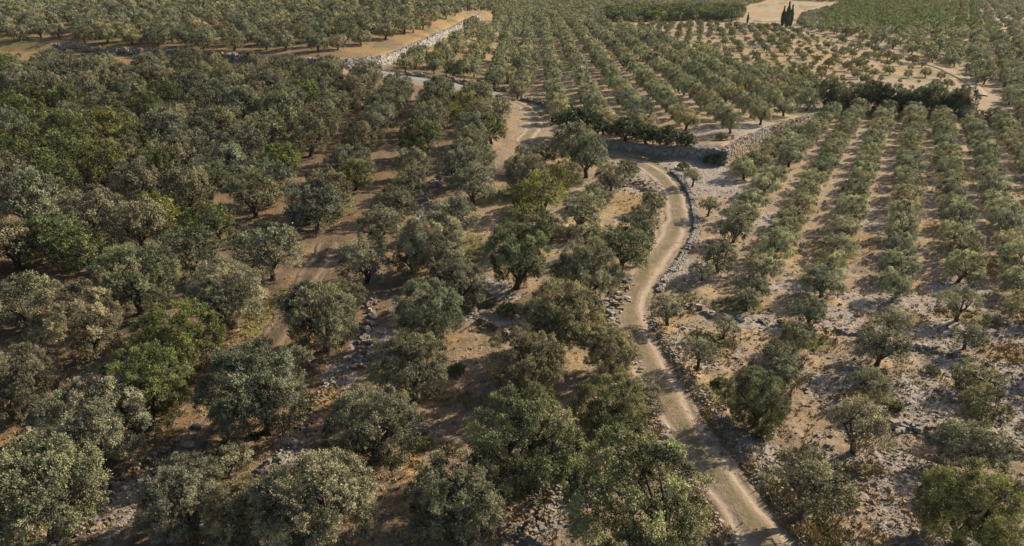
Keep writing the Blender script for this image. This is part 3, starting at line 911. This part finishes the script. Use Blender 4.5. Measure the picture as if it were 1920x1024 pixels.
# the green patch of the shady grove
for (px, py, w, t, lab) in [
    (60, 285, 110, GREEN, 'large fresh green tree in the green patch at the edge of the shady grove'), (130, 250, 90, GREEN, 'fresh green tree uphill of the largest one in the green patch'),
    (195, 235, 85, LIME, 'yellow-green topped tree in the green patch'), (40, 210, 75, GREEN, 'green tree at the upper end of the green patch'),
    (185, 305, 90, LIME, 'bright yellow-green tree at the lower side of the green patch'), (90, 335, 95, GREEN, 'dark green tree at the lower end of the green patch'),
    (290, 395, 95, LIME, 'yellow-green tree alone among grey olives under the green patch'), (400, 420, 95, (.1, .12, .045), 'greenish olive beside the bare slope under the green patch'),
    (160, 465, 110, GREEN, 'bright green bushy tree between two large grey crowns'), (95, 440, 115, (.085, .105, .05), 'dark green-topped tree beside the bright bushy one'),
    (525, 300, 76, (.10, .125, .035), 'round tree with a yellow-green crown in the middle of the grey grove'), (650, 300, 86, None, 'large round dark olive in the middle of the upper grove'),
    (345, 215, 0, None, None), (300, 240, 98, None, 'largest round grey crown of the upper grove'), (665, 330, 60, LIME, 'yellow-lit low tree beside the large round dark olive')]:
    if w:
        by_crown(px, py, w, 'mid', lab, t)

# lower part of the open orchard, one by one
by_crown(1517, 908, 148, 'open', 'wide greyish open-crowned olive at the bottom of the open orchard', (.125, .122, .082), 1.0)
by_crown(1822, 962, 178, 'hi', 'big yellowish-green olive at the bottom corner of the open orchard', (.118, .122, .050))
by_crown(1615, 792, 112, 'open', 'shapely olive with clear trunk above the grey stone ledge')
by_crown(1630, 718, 72, 'open', 'small thin olive with bare forked limbs, directly behind the shapely one')
by_crown(1652, 652, 88, 'mid', 'round dark olive over a slim trunk, second in the middle row')
by_crown(1672, 600, 60, 'open', 'slim upright olive behind the round dark one of the middle row', SILVER)
by_crown(1845, 832, 108, 'open', 'broad olive with low trunk at the side edge of the open orchard')
by_crown(1842, 765, 92, 'mid', 'olive overlapping the broad low-trunked one from behind', (.12, .118, .065))
by_crown(1830, 704, 82, 'mid', 'yellowish olive behind two others, beside the ochre patch', (.12, .118, .065))
by_crown(1818, 622, 60, 'open', 'nearly bare young olive with twisted trunk on the stony ground')
by_crown(1803, 566, 70, 'open', 'silvery olive on a clear straight trunk beside the stony patch', SILVER)
by_crown(1424, 752, 116, 'hi', 'dense dark olive with ochre grass at its foot near the track', (.088, .096, .056))
by_crown(1475, 697, 70, 'mid', 'olive touching the dense dark one from behind')
by_crown(1465, 662, 66, 'mid', 'low grey olive third up that row near the track')
by_crown(1494, 628, 66, 'mid', 'round olive standing just below the white stone ledge')
by_crown(1520, 585, 64, 'mid', 'round olive standing just above the white stone ledge')
by_crown(1312, 658, 72, 'open', 'thin grey olive with black trunk beside the lower track verge', SILVER)
by_crown(1360, 608, 48, 'open', 'tiny grey olive in front of the white stone ledge', SILVER)
by_crown(1255, 575, 66, 'open', 'bare-looking grey olive right at the narrow bend', (.16, .158, .128))
by_crown(1404, 560, 46, 'open', 'small two-clumped olive with a dark trunk', SILVER)
by_crown(1413, 535, 56, 'mid', 'olive right behind the small two-clumped one')
by_crown(1318, 505, 42, 'open', 'young olive with a crooked bare trunk beside the bend', SILVER)
by_crown(1330, 385, 40, 'open', 'young olive second from the top of the outer wall', SILVER)
by_crown(1300, 330, 36, 'open', 'young olive near the corner of the stony clearing', SILVER)
by_crown(1350, 482, 66, 'mid', 'dark round olive nearest the outer wall of the bend', (.088, .096, .058))
by_crown(1378, 425, 64, 'mid', 'olive second from the bend in the row nearest the outer wall')
by_crown(18, 455, 115, 'mid', 'dark olive half outside the picture edge, below the green patch')
by_crown(40, 560, 118, 'mid', 'dark rounded olive at the picture edge, uphill of the spreading golden-tipped one')
hand = len(trees)

# orchard rows between hand placed ends: (top px), (bottom px), spacing, row number
VPX, VPY = 1732, -36
def row_line(top, bot, n_gap, radius, key, fam='mid', jit=.10):
    (ax, ay), (bx, by) = line_px([top, bot], H1)
    L = math.hypot(bx - ax, by - ay); n = int(L / n_gap)
    for k in range(n + 1):
        t = (k + R.uniform(-.12, .12)) / n
        x = ax + (bx - ax) * t + R.uniform(-jit, jit); y = ay + (by - ay) * t
        if near(x, y, 2.4):
            continue
        if R.random() < .03:
            continue
        big = R.random()
        trees.append(dict(x=x, y=y, r=radius * R.uniform(.92, 1.12) * (1 + .10 * max(0, (y - 70) / 50)), hf=R.uniform(.88, 1.05), tint=olive_tint(1.5), fam=fam, label=None, cat='olive', row=key))
rows = [((1480, 262), (1395, 335), 'o1'), ((1566, 212), (1392, 415), 'o2'), ((1612, 206), (1432, 520), 'o3'), ((1664, 208), (1538, 560), 'o4'), ((1711, 213), (1676, 560), 'o5'),
        ((1758, 216), (1797, 530), 'o6'), ((1812, 224), (1925, 600), 'o7'), ((1868, 238), (2060, 560), 'o8')]
for a, b, k in rows:
    row_line(a, b, 4.7, 1.6, k)
for j, (a, b) in enumerate([((1925, 245), (2210, 540)), ((1985, 252), (2380, 560)), ((2045, 260), (2560, 560)), ((1990, 640), (2140, 1000)), ((2120, 620), (2400, 980))]):
    row_line(a, b, 4.6, 2.1, 'out')

# the grove left of the track, in rows parallel to the view
G1 = [(-400, 136), (0, 138), (230, 138), (480, 142), (600, 146), (690, 160), (745, 176), (830, 190), (905, 204), (930, 262), (940, 285), (1120, 296), (1190, 318), (1215, 350), (1150, 400), (1130, 470), (1100, 620), (900, 560), (700, 520), (480, 560),
      (330, 560), (120, 560), (40, 620), (-60, 700), (-90, 1000), (-500, 1100)]
def try_add(x, y, r, dmin, key, tint=None, fam='mid', hf=None, cat='olive'):
    if near(x, y, dmin):
        return False
    trees.append(dict(x=x, y=y, r=r, hf=hf or R.uniform(.9, 1.08), tint=tint or olive_tint(), fam=fam, label=None, cat=cat, row=key))
    return True

def lattice(x0, x1, y0, y1, dx, dy, ang, jx, jy):
    c, s = math.cos(ang), math.sin(ang)
    cx_, cy_ = (x0 + x1) / 2, (y0 + y1) / 2
    Rr = math.hypot(x1 - x0, y1 - y0) / 2
    out = []
    for i in range(int(-Rr / dx), int(Rr / dx) + 1):
        for j in range(int(-Rr / dy), int(Rr / dy) + 1):
            u = i * dx + R.gauss(0, jx); v = j * dy + (dy / 2 if i % 2 else 0) + R.gauss(0, jy)
            x = cx_ + u * c + v * s; y = cy_ - u * s + v * c
            if x0 <= x <= x1 and y0 <= y <= y1:
                out.append((x, y, i, j))
    return out

def px_of(x, y):
    x = np.array(x); y = np.array(y)
    a, b, c = project(x, y, H1(x, y))
    return a, b, c

def fill(pts, poly, fn):
    xs = [p[0] for p in pts]; ys = [p[1] for p in pts]
    a, b, c = px_of(xs, ys)
    m = inside(a, b, poly) & (c > 5)
    dm = seg_dist(np.array(xs), np.array(ys), TR)
    dg = seg_dist(np.array(xs), np.array(ys), gravel_road)
    dl = seg_dist(np.array(xs), np.array(ys), farm_lane)
    dw = np.minimum(seg_dist(np.array(xs), np.array(ys), EDGE_M), seg_dist(np.array(xs), np.array(ys), EDGE_T))
    for k in np.nonzero(m)[0]:
        if dm[k] < 2.9 or dg[k] < 2.8 or dl[k] < 2.0 or dw[k] < 2.6:
            continue
        fn(pts[k][0], pts[k][1], a[k], b[k], c[k], pts[k][2])

def grove(x, y, a, b, c, i):
    if inside(np.array([a]), np.array([b]), [(932, 170), (1075, 180), (1080, 305), (935, 312)])[0] or (abs(x - np.interp(y, [p[1] for p in GP], [p[0] for p in GP])) < 1.9 and y < 80):
        return
    far = c > 78
    if c < 70 and 590 < a < 630 and b > 430:
        return
    r = R.uniform(2.5, 3.15) if far else R.uniform(2.6, 3.1)
    t = None
    q = vnoise(x / 9 + 40, y / 9)
    if q > .74 and R.random() < .5:
        t = R.choice([GREEN, (.1, .12, .045), BROWN])
    elif a < 330 and 200 < b < 420 and R.random() < .4:
        t = GREEN
    try_add(x, y, r, 3.9 if far else 4.4, 'g%d' % i, t, hf=R.uniform(1.0, 1.2))
fill(sorted(lattice(-170, 40, 20, 190, 7.4, 4.7, 0.0, .28, .55), key=lambda p: p[1]), G1, grove)

M1 = [(760, 138), (850, 152), (905, 162), (985, 186), (1045, 232), (1075, 262), (1180, 266), (1300, 258), (1345, 272), (1400, 252), (1480, 222), (1545, 195), (1525, 180), (1440, 150), (1330, 110), (1240, 75), (1180, 57), (1080, 48), (960, 40), (915, 40),
      (860, 72), (800, 103), (765, 122)]
def middle(x, y, a, b, c, i):
    x += R.gauss(0, .9) * (a < 1000 or b < 80); try_add(x, y, R.uniform(1.75, 2.2), 3.2, 'm%d' % i, olive_tint(1.5), hf=R.uniform(1.0, 1.18))
fill(sorted(lattice(-60, 190, 95, 520, 6.4, 5.0, .03, .25, .5), key=lambda p: p[1]), M1, middle)

F1 = [(1180, 52), (1240, 46), (1330, 44), (1440, 48), (1500, 59), (1600, 79), (1700, 110), (1780, 140), (1822, 190), (1800, 205), (1700, 180), (1545, 165), (1525, 178), (1440, 148), (1330, 108), (1240, 75)]
def field(x, y, a, b, c, i):
    if a > 1640 and b > 125 and R.random() < .5:
        return
    if R.random() < .18:
        return
    r = .45 + 1.1 * R.random() ** 1.6
    try_add(x, y, r, 2.2, 'f', (R.uniform(.11, .15), R.uniform(.12, .145), R.uniform(.05, .07)) if R.random() < .5 else olive_tint(1.1), 'mid')
fill(lattice(20, 240, 120, 480, 4.2, 3.4, .25, .6, .8), F1, field)

T1 = [(-500, 82), (0, 80), (230, 88), (480, 102), (600, 103), (700, 88), (780, 64), (840, 36), (890, 20), (920, 25), (935, -40), (-500, -40)]
def upper(x, y, a, b, c, i):
    try_add(x, y, R.uniform(2.0, 2.9), 3.9, 't', olive_tint(1.25))
fill(lattice(-420, 25, 130, 620, 6.0, 5.4, .6, .9, .9), T1, upper)

C1 = [(925, 36), (960, 42), (1080, 50), (1100, 44), (1330, 41), (1385, 41), (1400, 12), (1440, 0), (1600, 5), (1500, 36), (1500, 53), (1600, 75), (1700, 105), (1790, 132), (1840, 158), (1850, 190), (1880, 225), (2400, 300), (2400, -40), (930, -40)]
CLEAR = [[(1095, 36), (1100, 16), (1150, 10), (1182, 22), (1178, 36)], [(1395, 38), (1405, 14), (1430, 3), (1490, 4), (1495, 28), (1465, 38)], [(1500, 28), (1530, 8), (1570, 12), (1560, 24)], [(1790, 30), (1870, 12), (1930, 35), (1930, 55), (1830, 40)], [(1850, 40), (1930, 30), (1930, 80), (1890, 75)],
         [(1700, 4), (1790, 2), (1800, 12), (1740, 12)]]
def top(x, y, a, b, c, i):
    for k, P in enumerate(CLEAR):
        if inside(np.array([a]), np.array([b]), P)[0] and R.random() < (.33 if k < 3 else .6):
            return
    t = olive_tint(1.4)
    if 1540 < a < 1840 and b < 62:
        t = (R.uniform(.10, .14), R.uniform(.125, .16), .055)
    r = R.uniform(1.6, 2.5)
    if 1140 < a < 1400 and 26 < b < 42:
        t = (.07, .09, .04) if R.random() < .7 else LIME; r *= 1.5
    try_add(x, y, r, 3.2, 'c', t)
fill(lattice(-20, 520, 100, 640, 6.0, 5.4, .55, .6, .7), C1, top)

# dark thicket behind the open orchard and the dark shrubs over the retaining wall
others = []
def bush_at(px, py, w, name, label, cat, tint, hf=1.0, fam='mid', r=None):
    x, y = [float(q) for q in unproject(px, py, H)]
    zc = float(project(x, y, Hs(x, y))[2])
    others.append(dict(x=x, y=y, r=r or w * zc / (2 * FPX), hf=hf, tint=tint, fam=fam, label=label, cat=cat, name=name))
DK = (.050, .062, .034)
for k, (px, py, w, lab) in enumerate([(1085, 266, 62, 'dark shrub at the start of the grey retaining wall, beside the track curve'), (1120, 272, 44, 'dark shrub second along the top of the grey retaining wall'),
                                      (1172, 277, 52, 'rounded dark shrub over the middle of the grey retaining wall'), (1212, 283, 44, 'dark shrub between two larger ones on the grey retaining wall'),
                                      (1250, 287, 48, 'large dark shrub beyond the middle of the grey retaining wall'), (1285, 288, 34, 'last dark shrub before the bare corner of the retaining wall')]):
    bush_at(px, py - 12, w * 1.25, 'dark_shrub', lab, 'shrub', DK, 1.1, 'shrub')
words = ['first', 'second', 'third', 'fourth', 'fifth', 'sixth', 'seventh', 'eighth', 'ninth', 'tenth', 'eleventh', 'twelfth', 'thirteenth', 'fourteenth', 'fifteenth', 'sixteenth', 'seventeenth',
         'eighteenth', 'nineteenth', 'twentieth']
words += ['twenty-' + w for w in words[:9]] + ['thirtieth'] + ['thirty-' + w for w in words[:9]] + ['fortieth']
for k in range(13):
    px = 1545 + k * 20.5 + R.uniform(-4, 4)
    bush_at(px, 205 + R.uniform(-4, 4) + k * .7, R.uniform(32, 56), 'thicket_tree', 'tall dark thicket tree, %s from the green path along the white back wall' % words[k], 'thicket tree',
            (.058 * R.uniform(.85, 1.15), .074 * R.uniform(.85, 1.2), 0.038), 1.2)
bush_at(1800, 214, 50, 'thicket_tree', 'very dark spiky tree standing alone at the far end of the thicket', 'thicket tree', (.04, .055, .03), 1.25)
bush_at(1850, 232, 40, 'thicket_tree', 'low dark shrubby tree past the end of the white back wall', 'thicket tree', DK, .8)
bush_at(1885, 236, 34, 'thicket_tree', 'second low dark shrubby tree past the white back wall', 'thicket tree', DK, .8)
for (px, py, r, lab) in [(793, 838, .55, 'small dark bush beside the ochre scrub and the broad grey-tipped olive'), (858, 700, .6, 'small dark bush just uphill of the dry ochre scrub'),
                         (952, 590, .8, 'green bush at the edge of the pale bare gap'), (1430, 824, .5, 'small ochre-green bush at the foot of the dense dark olive'),
                         (1582, 945, .6, 'small green bush beside the wide greyish olive'), (1280, 318, .9, 'low bright green bush behind the stony clearing'),
                         (1745, 700, .5, 'small dark bush alone on the stony open ground'), (1350, 722, .5, 'low green bush on the verge beyond the thin grey olive'),
                         (1680, 768, .5, 'small dark bush above the grey stone ledge'), (790, 820, .4, 'tiny dark bush uphill of the one beside the ochre scrub'),
                         (1340, 300, 1.3, 'grey-green bush against the foot of the grey retaining wall'), (1497, 246, .9, 'low bush at the top of the sunlit golden wall'),
                         (1352, 262, .9, 'low dark bush on the pale terrace beneath the first olives')]:
    bush_at(px, py, 0, 'scrub_bush', lab, 'bush', (.075, .085, .032), .9, 'shrub', r)

# ------------------------------------------------------------------ sort: 300 largest olive trees are things, the rest one mass
xs = np.array([t['x'] for t in trees]); ys = np.array([t['y'] for t in trees]); rs = np.array([t['r'] for t in trees])
gz = H(xs, ys)
pxs, pys, zcs = project(xs, ys, gz + rs * .9)
size = rs * FPX / zcs
vis = (pxs > -size * .6) & (pxs < 1920 + size * .6) & (pys > -20) & (pys < 1024 + size * .8)
order = np.argsort(-(np.where(vis, size, 0) + np.array([1e4 if (t['label'] and v) else 0 for t, v in zip(trees, vis)])))
N_IND = 300
chosen = [int(k) for k in order[:N_IND] if vis[k]]
rest = [k for k in range(len(trees)) if k not in set(chosen)]

# shade over the left grove, painted in as darker leaf tints
for t in trees:
    k_ = 1 - .17 * float(1 - smooth(-16, 8, t['x'])) * float(1 - smooth(110, 200, t['y']))
    t['tint'] = tuple(c_ * k_ for c_ in t['tint'])

# row labels
def rowlabels():
    rows_ = {}
    for k in chosen:
        t = trees[k]
        if t['label'] is None:
            rows_.setdefault(t['row'], []).append(k)
    gk = sorted([r for r in rows_ if r.startswith('g')], key=lambda r: -int(r[1:]))
    mk = sorted([r for r in rows_ if r.startswith('m')], key=lambda r: int(r[1:]))
    ok = sorted([r for r in rows_ if r.startswith('o')])
    def look(t):
        c = t['tint']
        if c[1] > c[0] * 1.15: return 'green-leaved'
        if c[0] > c[1] * 1.1: return 'brownish'
        return 'pale' if sum(c) > .31 else ('dark' if sum(c) < .255 else 'grey-green')
    for r, ks in rows_.items():
        ks.sort(key=lambda k: trees[k]['y'])
        for j, k in enumerate(ks):
            t = trees[k]
            if r in ok:
                t['label'] = '%s olive, %s counting uphill in the %s open orchard row from the track' % (look(t), words[min(j, 39)], words[ok.index(r)])
            elif r in gk:
                t['label'] = '%s olive, %s counting uphill in the %s filler line of the shady grove' % (look(t), words[min(j, 39)], words[gk.index(r)])
                t['label'] = t['label'].replace('filler line', 'close-set line')
            elif r in mk:
                t['label'] = '%s olive, %s counting uphill in the %s terrace row above the retaining wall' % (look(t), words[min(j, 39)], words[mk.index(r)])
            else:
                t['label'] = '%s olive, %s in the upper stand beyond the pale wall' % (look(t), words[min(j, 39)])
rowlabels()

GROUPS = {'o': 'olive trees in the open orchard rows', 'g': 'olive trees of the shady grove', 'm': 'olive trees of the terrace rows'}
def place(t, name, cat, group):
    i = R.randrange(len(PR[t['fam']]))
    cm, tm = PR[t['fam']][i]
    z = Hs(t['x'], t['y'])
    root = link(name, None)
    root.location = (t['x'], t['y'], z - .03)
    root.rotation_euler = (*((R.gauss(0, .07), R.gauss(0, .07)) if (t['row'] if 'row' in t else None) is None else (R.gauss(0, .03), R.gauss(0, .03))), R.uniform(0, 6.283))
    s = t['r']
    root.scale = (s * R.uniform(.95, 1.06), s * R.uniform(.95, 1.06), s * t['hf'])
    root['label'] = t['label']; root['category'] = cat
    if group:
        root['group'] = group
    c = link('crown', cm, root); c.color = (*t['tint'], 1)
    link('trunk', tm, root)
    return root
for k in chosen:
    t = trees[k]
    g = GROUPS.get((t['row'] or ('g' if t['x'] < 8 else 'o'))[0], 'olive trees')
    place(t, 'olive_tree', 'olive tree', g)
for t in others:
    place(t, t['name'], t['cat'], {'dark_shrub': 'dark shrubs on the retaining wall', 'thicket_tree': 'dark thicket behind the open orchard', 'scrub_bush': 'small bushes on open ground'}[t['name']])

# cypresses by the farm lane
def cypress(seed):
    g = np.random.default_rng(seed); n = 1800
    z = g.random(n) ** .8
    rad = .075 * np.sin(np.clip(z * 1.05 + .12, 0, 1) * math.pi) ** .7 * (.75 + .5 * g.random(n)) + .01
    a = g.random(n) * 6.283
    pos = np.stack([np.cos(a) * rad, np.sin(a) * rad, .05 + z * .95], 1)
    ld = np.stack([np.cos(a) * .3, np.sin(a) * .3, np.ones(n)], 1) + g.normal(size=(n, 3)) * .25
    ld /= np.linalg.norm(ld, axis=1)[:, None]
    sdv = np.cross(ld, g.normal(size=(n, 3))); sdv /= np.linalg.norm(sdv, axis=1)[:, None]
    V = np.stack([pos - ld * .05, pos + sdv * .022, pos + ld * .05, pos - sdv * .022], 1).reshape(-1, 3)
    c = mesh_np('crown', V, np.arange(n * 4).reshape(-1, 4), np.full(n, 4), LEAF, {'leaf_tone': ('FLOAT', np.repeat(g.random(n) * .5, 4))})
    tv, tf = tube([(0, 0, -.03), (0, 0, .5), (0, 0, .9)], [.02, .014, .004], 6)
    return c, mesh_np('trunk', tv, tf, np.full(len(tf), 4), BARK)
cyp = cypress(3)
for px, py, h, lab in [(1466, 50, 9, 'slim dark cypress by the lane, the first of three'), (1474, 52, 11, 'tallest dark cypress, in the middle of the three by the lane'), (1481, 50, 9.5, 'dark cypress by the lane, last of the three'),
                       (1401, 44, 5, 'short dark cypress alone beside the sunny clearing')]:
    x, y = [float(q) for q in unproject(px, py, H)]
    r_ = thing('cypress_tree', lab, 'cypress', (x, y, Hs(x, y)), 'cypresses by the lane')
    r_.scale = (h, h, h); r_.rotation_euler.z = R.uniform(0, 6)
    c_ = link('crown', cyp[0], r_); c_.color = (.060, .078, .042, 1); link('trunk', cyp[1], r_)

# white marker stake at the end of the green path, timber frame on the terrace
def cyl_mesh(name, parts, mat):
    V = []; F = []
    for path, rad in parts:
        v, f = tube(path, rad, 8); o = len(V)
        V += list(v); F += [tuple(q + o for q in t) for t in f]
    return mesh_np(name, V, F, np.full(len(F), 4), mat)
x, y = [float(q) for q in unproject(1536, 207, H)]
s_ = thing('marker_post', 'thin white leaning post at the end of the green path by the thicket', 'post', (x, y, Hs(x, y)))
link('post', cyl_mesh('post', [([(0, 0, -.2), (.15, 0, .9), (.35, 0, 1.7)], [.07, .07, .06])], WHITE), s_)
link('cap', cyl_mesh('cap', [([(.33, 0, 1.68), (.36, 0, 1.85), (.38, 0, 1.98)], [.17, .2, .05])], WHITE), s_)
x, y = [float(q) for q in unproject(1362, 262, H)]
s_ = thing('timber_bench', 'low dark wooden bench under the first olives of the terrace', 'bench', (x, y, Hs(x, y)))
s_.rotation_euler.z = .15
def box_mesh(name, c, s, mat):
    v = BOXV * np.array(s) / 2 + np.array(c)
    return mesh_np(name, v, BOXF, np.full(6, 4), mat)
for yy in (-.22, 0, .22):
    link('plank', box_mesh('plank', (0, yy, .62), (2.1, .2, .07), WOOD), s_)
for xx in (-.9, .9):
    for yy in (-.22, .22):
        link('leg', box_mesh('leg', (xx, yy, .28), (.1, .1, .66), WOOD), s_)

# ------------------------------------------------------------------ the far groves: one mass, instanced by geometry nodes
def far_mass():
    protos = []
    for d in FAR + MIDS[:4]:
        (V, F, tone), (TV, TF) = d
        v = np.vstack([V, TV]); f = np.vstack([F, np.array(TF) + len(V)])
        t = np.r_[tone, np.zeros(len(TV))]
        me = mesh_np('far_tree', v, f, np.full(len(f), 4), None, {'leaf_tone': ('FLOAT', t)}, False, [LEAF_FAR, BARK], np.r_[np.zeros(len(F)), np.ones(len(TF))])
        protos.append(bpy.data.objects.new('far_tree', me))
    idx = np.array(rest)
    x = xs[idx]; y = ys[idx]; z = gz[idx]; r = rs[idx]; zc = zcs[idx]
    var = np.where(size[idx] > 16, rng.integers(5, 9, len(idx)), rng.integers(0, 5, len(idx)))
    me = bpy.data.meshes.new('distant_olive_trees')
    me.vertices.add(len(idx)); me.vertices.foreach_set('co', np.stack([x, y, z], 1).astype(np.float32).ravel())
    def at(nm, typ, vals, key):
        q = me.attributes.new(nm, typ, 'POINT'); q.data.foreach_set(key, vals)
    hf = np.array([trees[k]['hf'] for k in idx])
    at('size', 'FLOAT_VECTOR', np.stack([r, r, r * hf], 1).astype(np.float32).ravel(), 'vector')
    at('turn', 'FLOAT_VECTOR', np.stack([rng.uniform(-.06, .06, len(idx)), rng.uniform(-.06, .06, len(idx)), rng.uniform(0, 6.28, len(idx))], 1).astype(np.float32).ravel(), 'vector')
    at('variant', 'INT', var.astype(np.int32), 'value')
    at('tint', 'FLOAT_COLOR', np.array([(*trees[k]['tint'], 1) for k in idx], np.float32).ravel(), 'color')
    o = link('distant_olive_trees', me, kind='stuff', label='mass of distant grey-green olive trees covering the far slopes')
    ng = bpy.data.node_groups.new('scatter_trees', 'GeometryNodeTree')
    ng.interface.new_socket('Geometry', in_out='INPUT', socket_type='NodeSocketGeometry')
    ng.interface.new_socket('Geometry', in_out='OUTPUT', socket_type='NodeSocketGeometry')
    gi = ng.nodes.new('NodeGroupInput'); go = ng.nodes.new('NodeGroupOutput')
    iop = ng.nodes.new('GeometryNodeInstanceOnPoints')
    g2i = ng.nodes.new('GeometryNodeGeometryToInstance')
    for p in reversed(protos):
        oi = ng.nodes.new('GeometryNodeObjectInfo')
        oi.inputs['Object'].default_value = p
        oi.inputs['As Instance'].default_value = False
        ng.links.new(oi.outputs['Geometry'], g2i.inputs[0])
    def named(nm, typ):
        n = ng.nodes.new('GeometryNodeInputNamedAttribute'); n.data_type = typ
        n.inputs['Name'].default_value = nm
        return n.outputs['Attribute']
    ng.links.new(gi.outputs[0], iop.inputs['Points'])
    ng.links.new(g2i.outputs[0], iop.inputs['Instance'])
    iop.inputs['Pick Instance'].default_value = True
    ng.links.new(named('variant', 'INT'), iop.inputs['Instance Index'])
    ng.links.new(named('turn', 'FLOAT_VECTOR'), iop.inputs['Rotation'])
    ng.links.new(named('size', 'FLOAT_VECTOR'), iop.inputs['Scale'])
    ng.links.new(iop.outputs[0], go.inputs[0])
    m = o.modifiers.new('scatter', 'NODES'); m.node_group = ng
    return o
far_mass()

# thin evening haze over the whole valley
hz, hnt, hout = new_mat('haze')
vol = N(hnt, 'ShaderNodeVolumePrincipled', Density=.00004, Anisotropy=.3)
vol.inputs['Color'].default_value = (.95, .93, .90, 1)
hnt.links.new(vol.outputs[0], hout.inputs['Volume'])
hb = mesh_np('haze', BOXV * np.array([9600, 9600, 40]) + np.array([0, 4000, 4]), BOXF, np.full(6, 4), hz)
link('haze', hb, kind='stuff')

# ------------------------------------------------------------------ dry grass and low herbs on the ground
def tufts():
    n = 42000
    px = rng.uniform(-60, 1980, n); py = 300 + 780 * rng.random(n) ** .75
    x, y = unproject(px, py, H1)
    F = blob_fields(x, y)
    prob = .10 + .8 * np.maximum(F['g'], F['o'])
    dt = seg_dist(x, y, TR)
    prob = np.where((dt > 1.5) & (dt < 2.6), prob + .5, prob)
    prob = np.where(dt < 1.4, .0, prob)
    prob = prob + .22 * smooth(.5, .62, fbm(x / 3 + 50, y / 3, 3)) * (x > 4)
    k = rng.random(n) < prob
    x, y = x[k], y[k]; g_ = F['g'][k] > F['o'][k]; n = len(x)
    z = H(x, y)
    nb = 9
    cx_ = np.repeat(x, nb) + rng.normal(0, .09, n * nb); cy_ = np.repeat(y, nb) + rng.normal(0, .09, n * nb); cz = np.repeat(z, nb)
    a = rng.random(n * nb) * 6.283; hgt = rng.uniform(.10, .30, n * nb); w = rng.uniform(.02, .05, n * nb)
    out = rng.uniform(.05, .2, n * nb)
    dx, dy = np.cos(a), np.sin(a)
    b0 = np.stack([cx_ - dy * w, cy_ + dx * w, cz - .02], 1); b1 = np.stack([cx_ + dy * w, cy_ - dx * w, cz - .02], 1)
    tip = np.stack([cx_ + dx * out, cy_ + dy * out, cz + hgt], 1)
    V = np.stack([b0, b1, tip], 1).reshape(-1, 3)
    tone = np.repeat(np.repeat(rng.random(n) * .7, nb) + rng.random(n * nb) * .3, 3)
    green = np.repeat(np.repeat(np.where(g_, rng.random(n) * .8, rng.random(n) * .3), nb), 3)
    m, nt, out_ = new_mat('dry_grass')
    A = N(nt, 'ShaderNodeAttribute', attribute_name='stone_tone'); B = N(nt, 'ShaderNodeAttribute', attribute_name='green')
    c = mixc(nt, A.outputs['Fac'], (.22, .15, .06), (.42, .31, .14))
    c = mixc(nt, B.outputs['Fac'], c, (.085, .095, .03))
    p = N(nt, 'ShaderNodeBsdfPrincipled', Roughness=.8)
    nt.links.new(c, p.inputs['Base Color']); nt.links.new(p.outputs[0], out_.inputs['Surface'])
    me = mesh_np('dry_grass', V, np.arange(len(V)), np.full(len(V) // 3, 3), m, {'stone_tone': ('FLOAT', tone), 'green': ('FLOAT', green)})
    link('dry_grass', me, kind='stuff')
tufts()
print('trees', len(trees), 'individual', len(chosen), 'smallest', size[chosen].min() * 2, 'hand', hand)
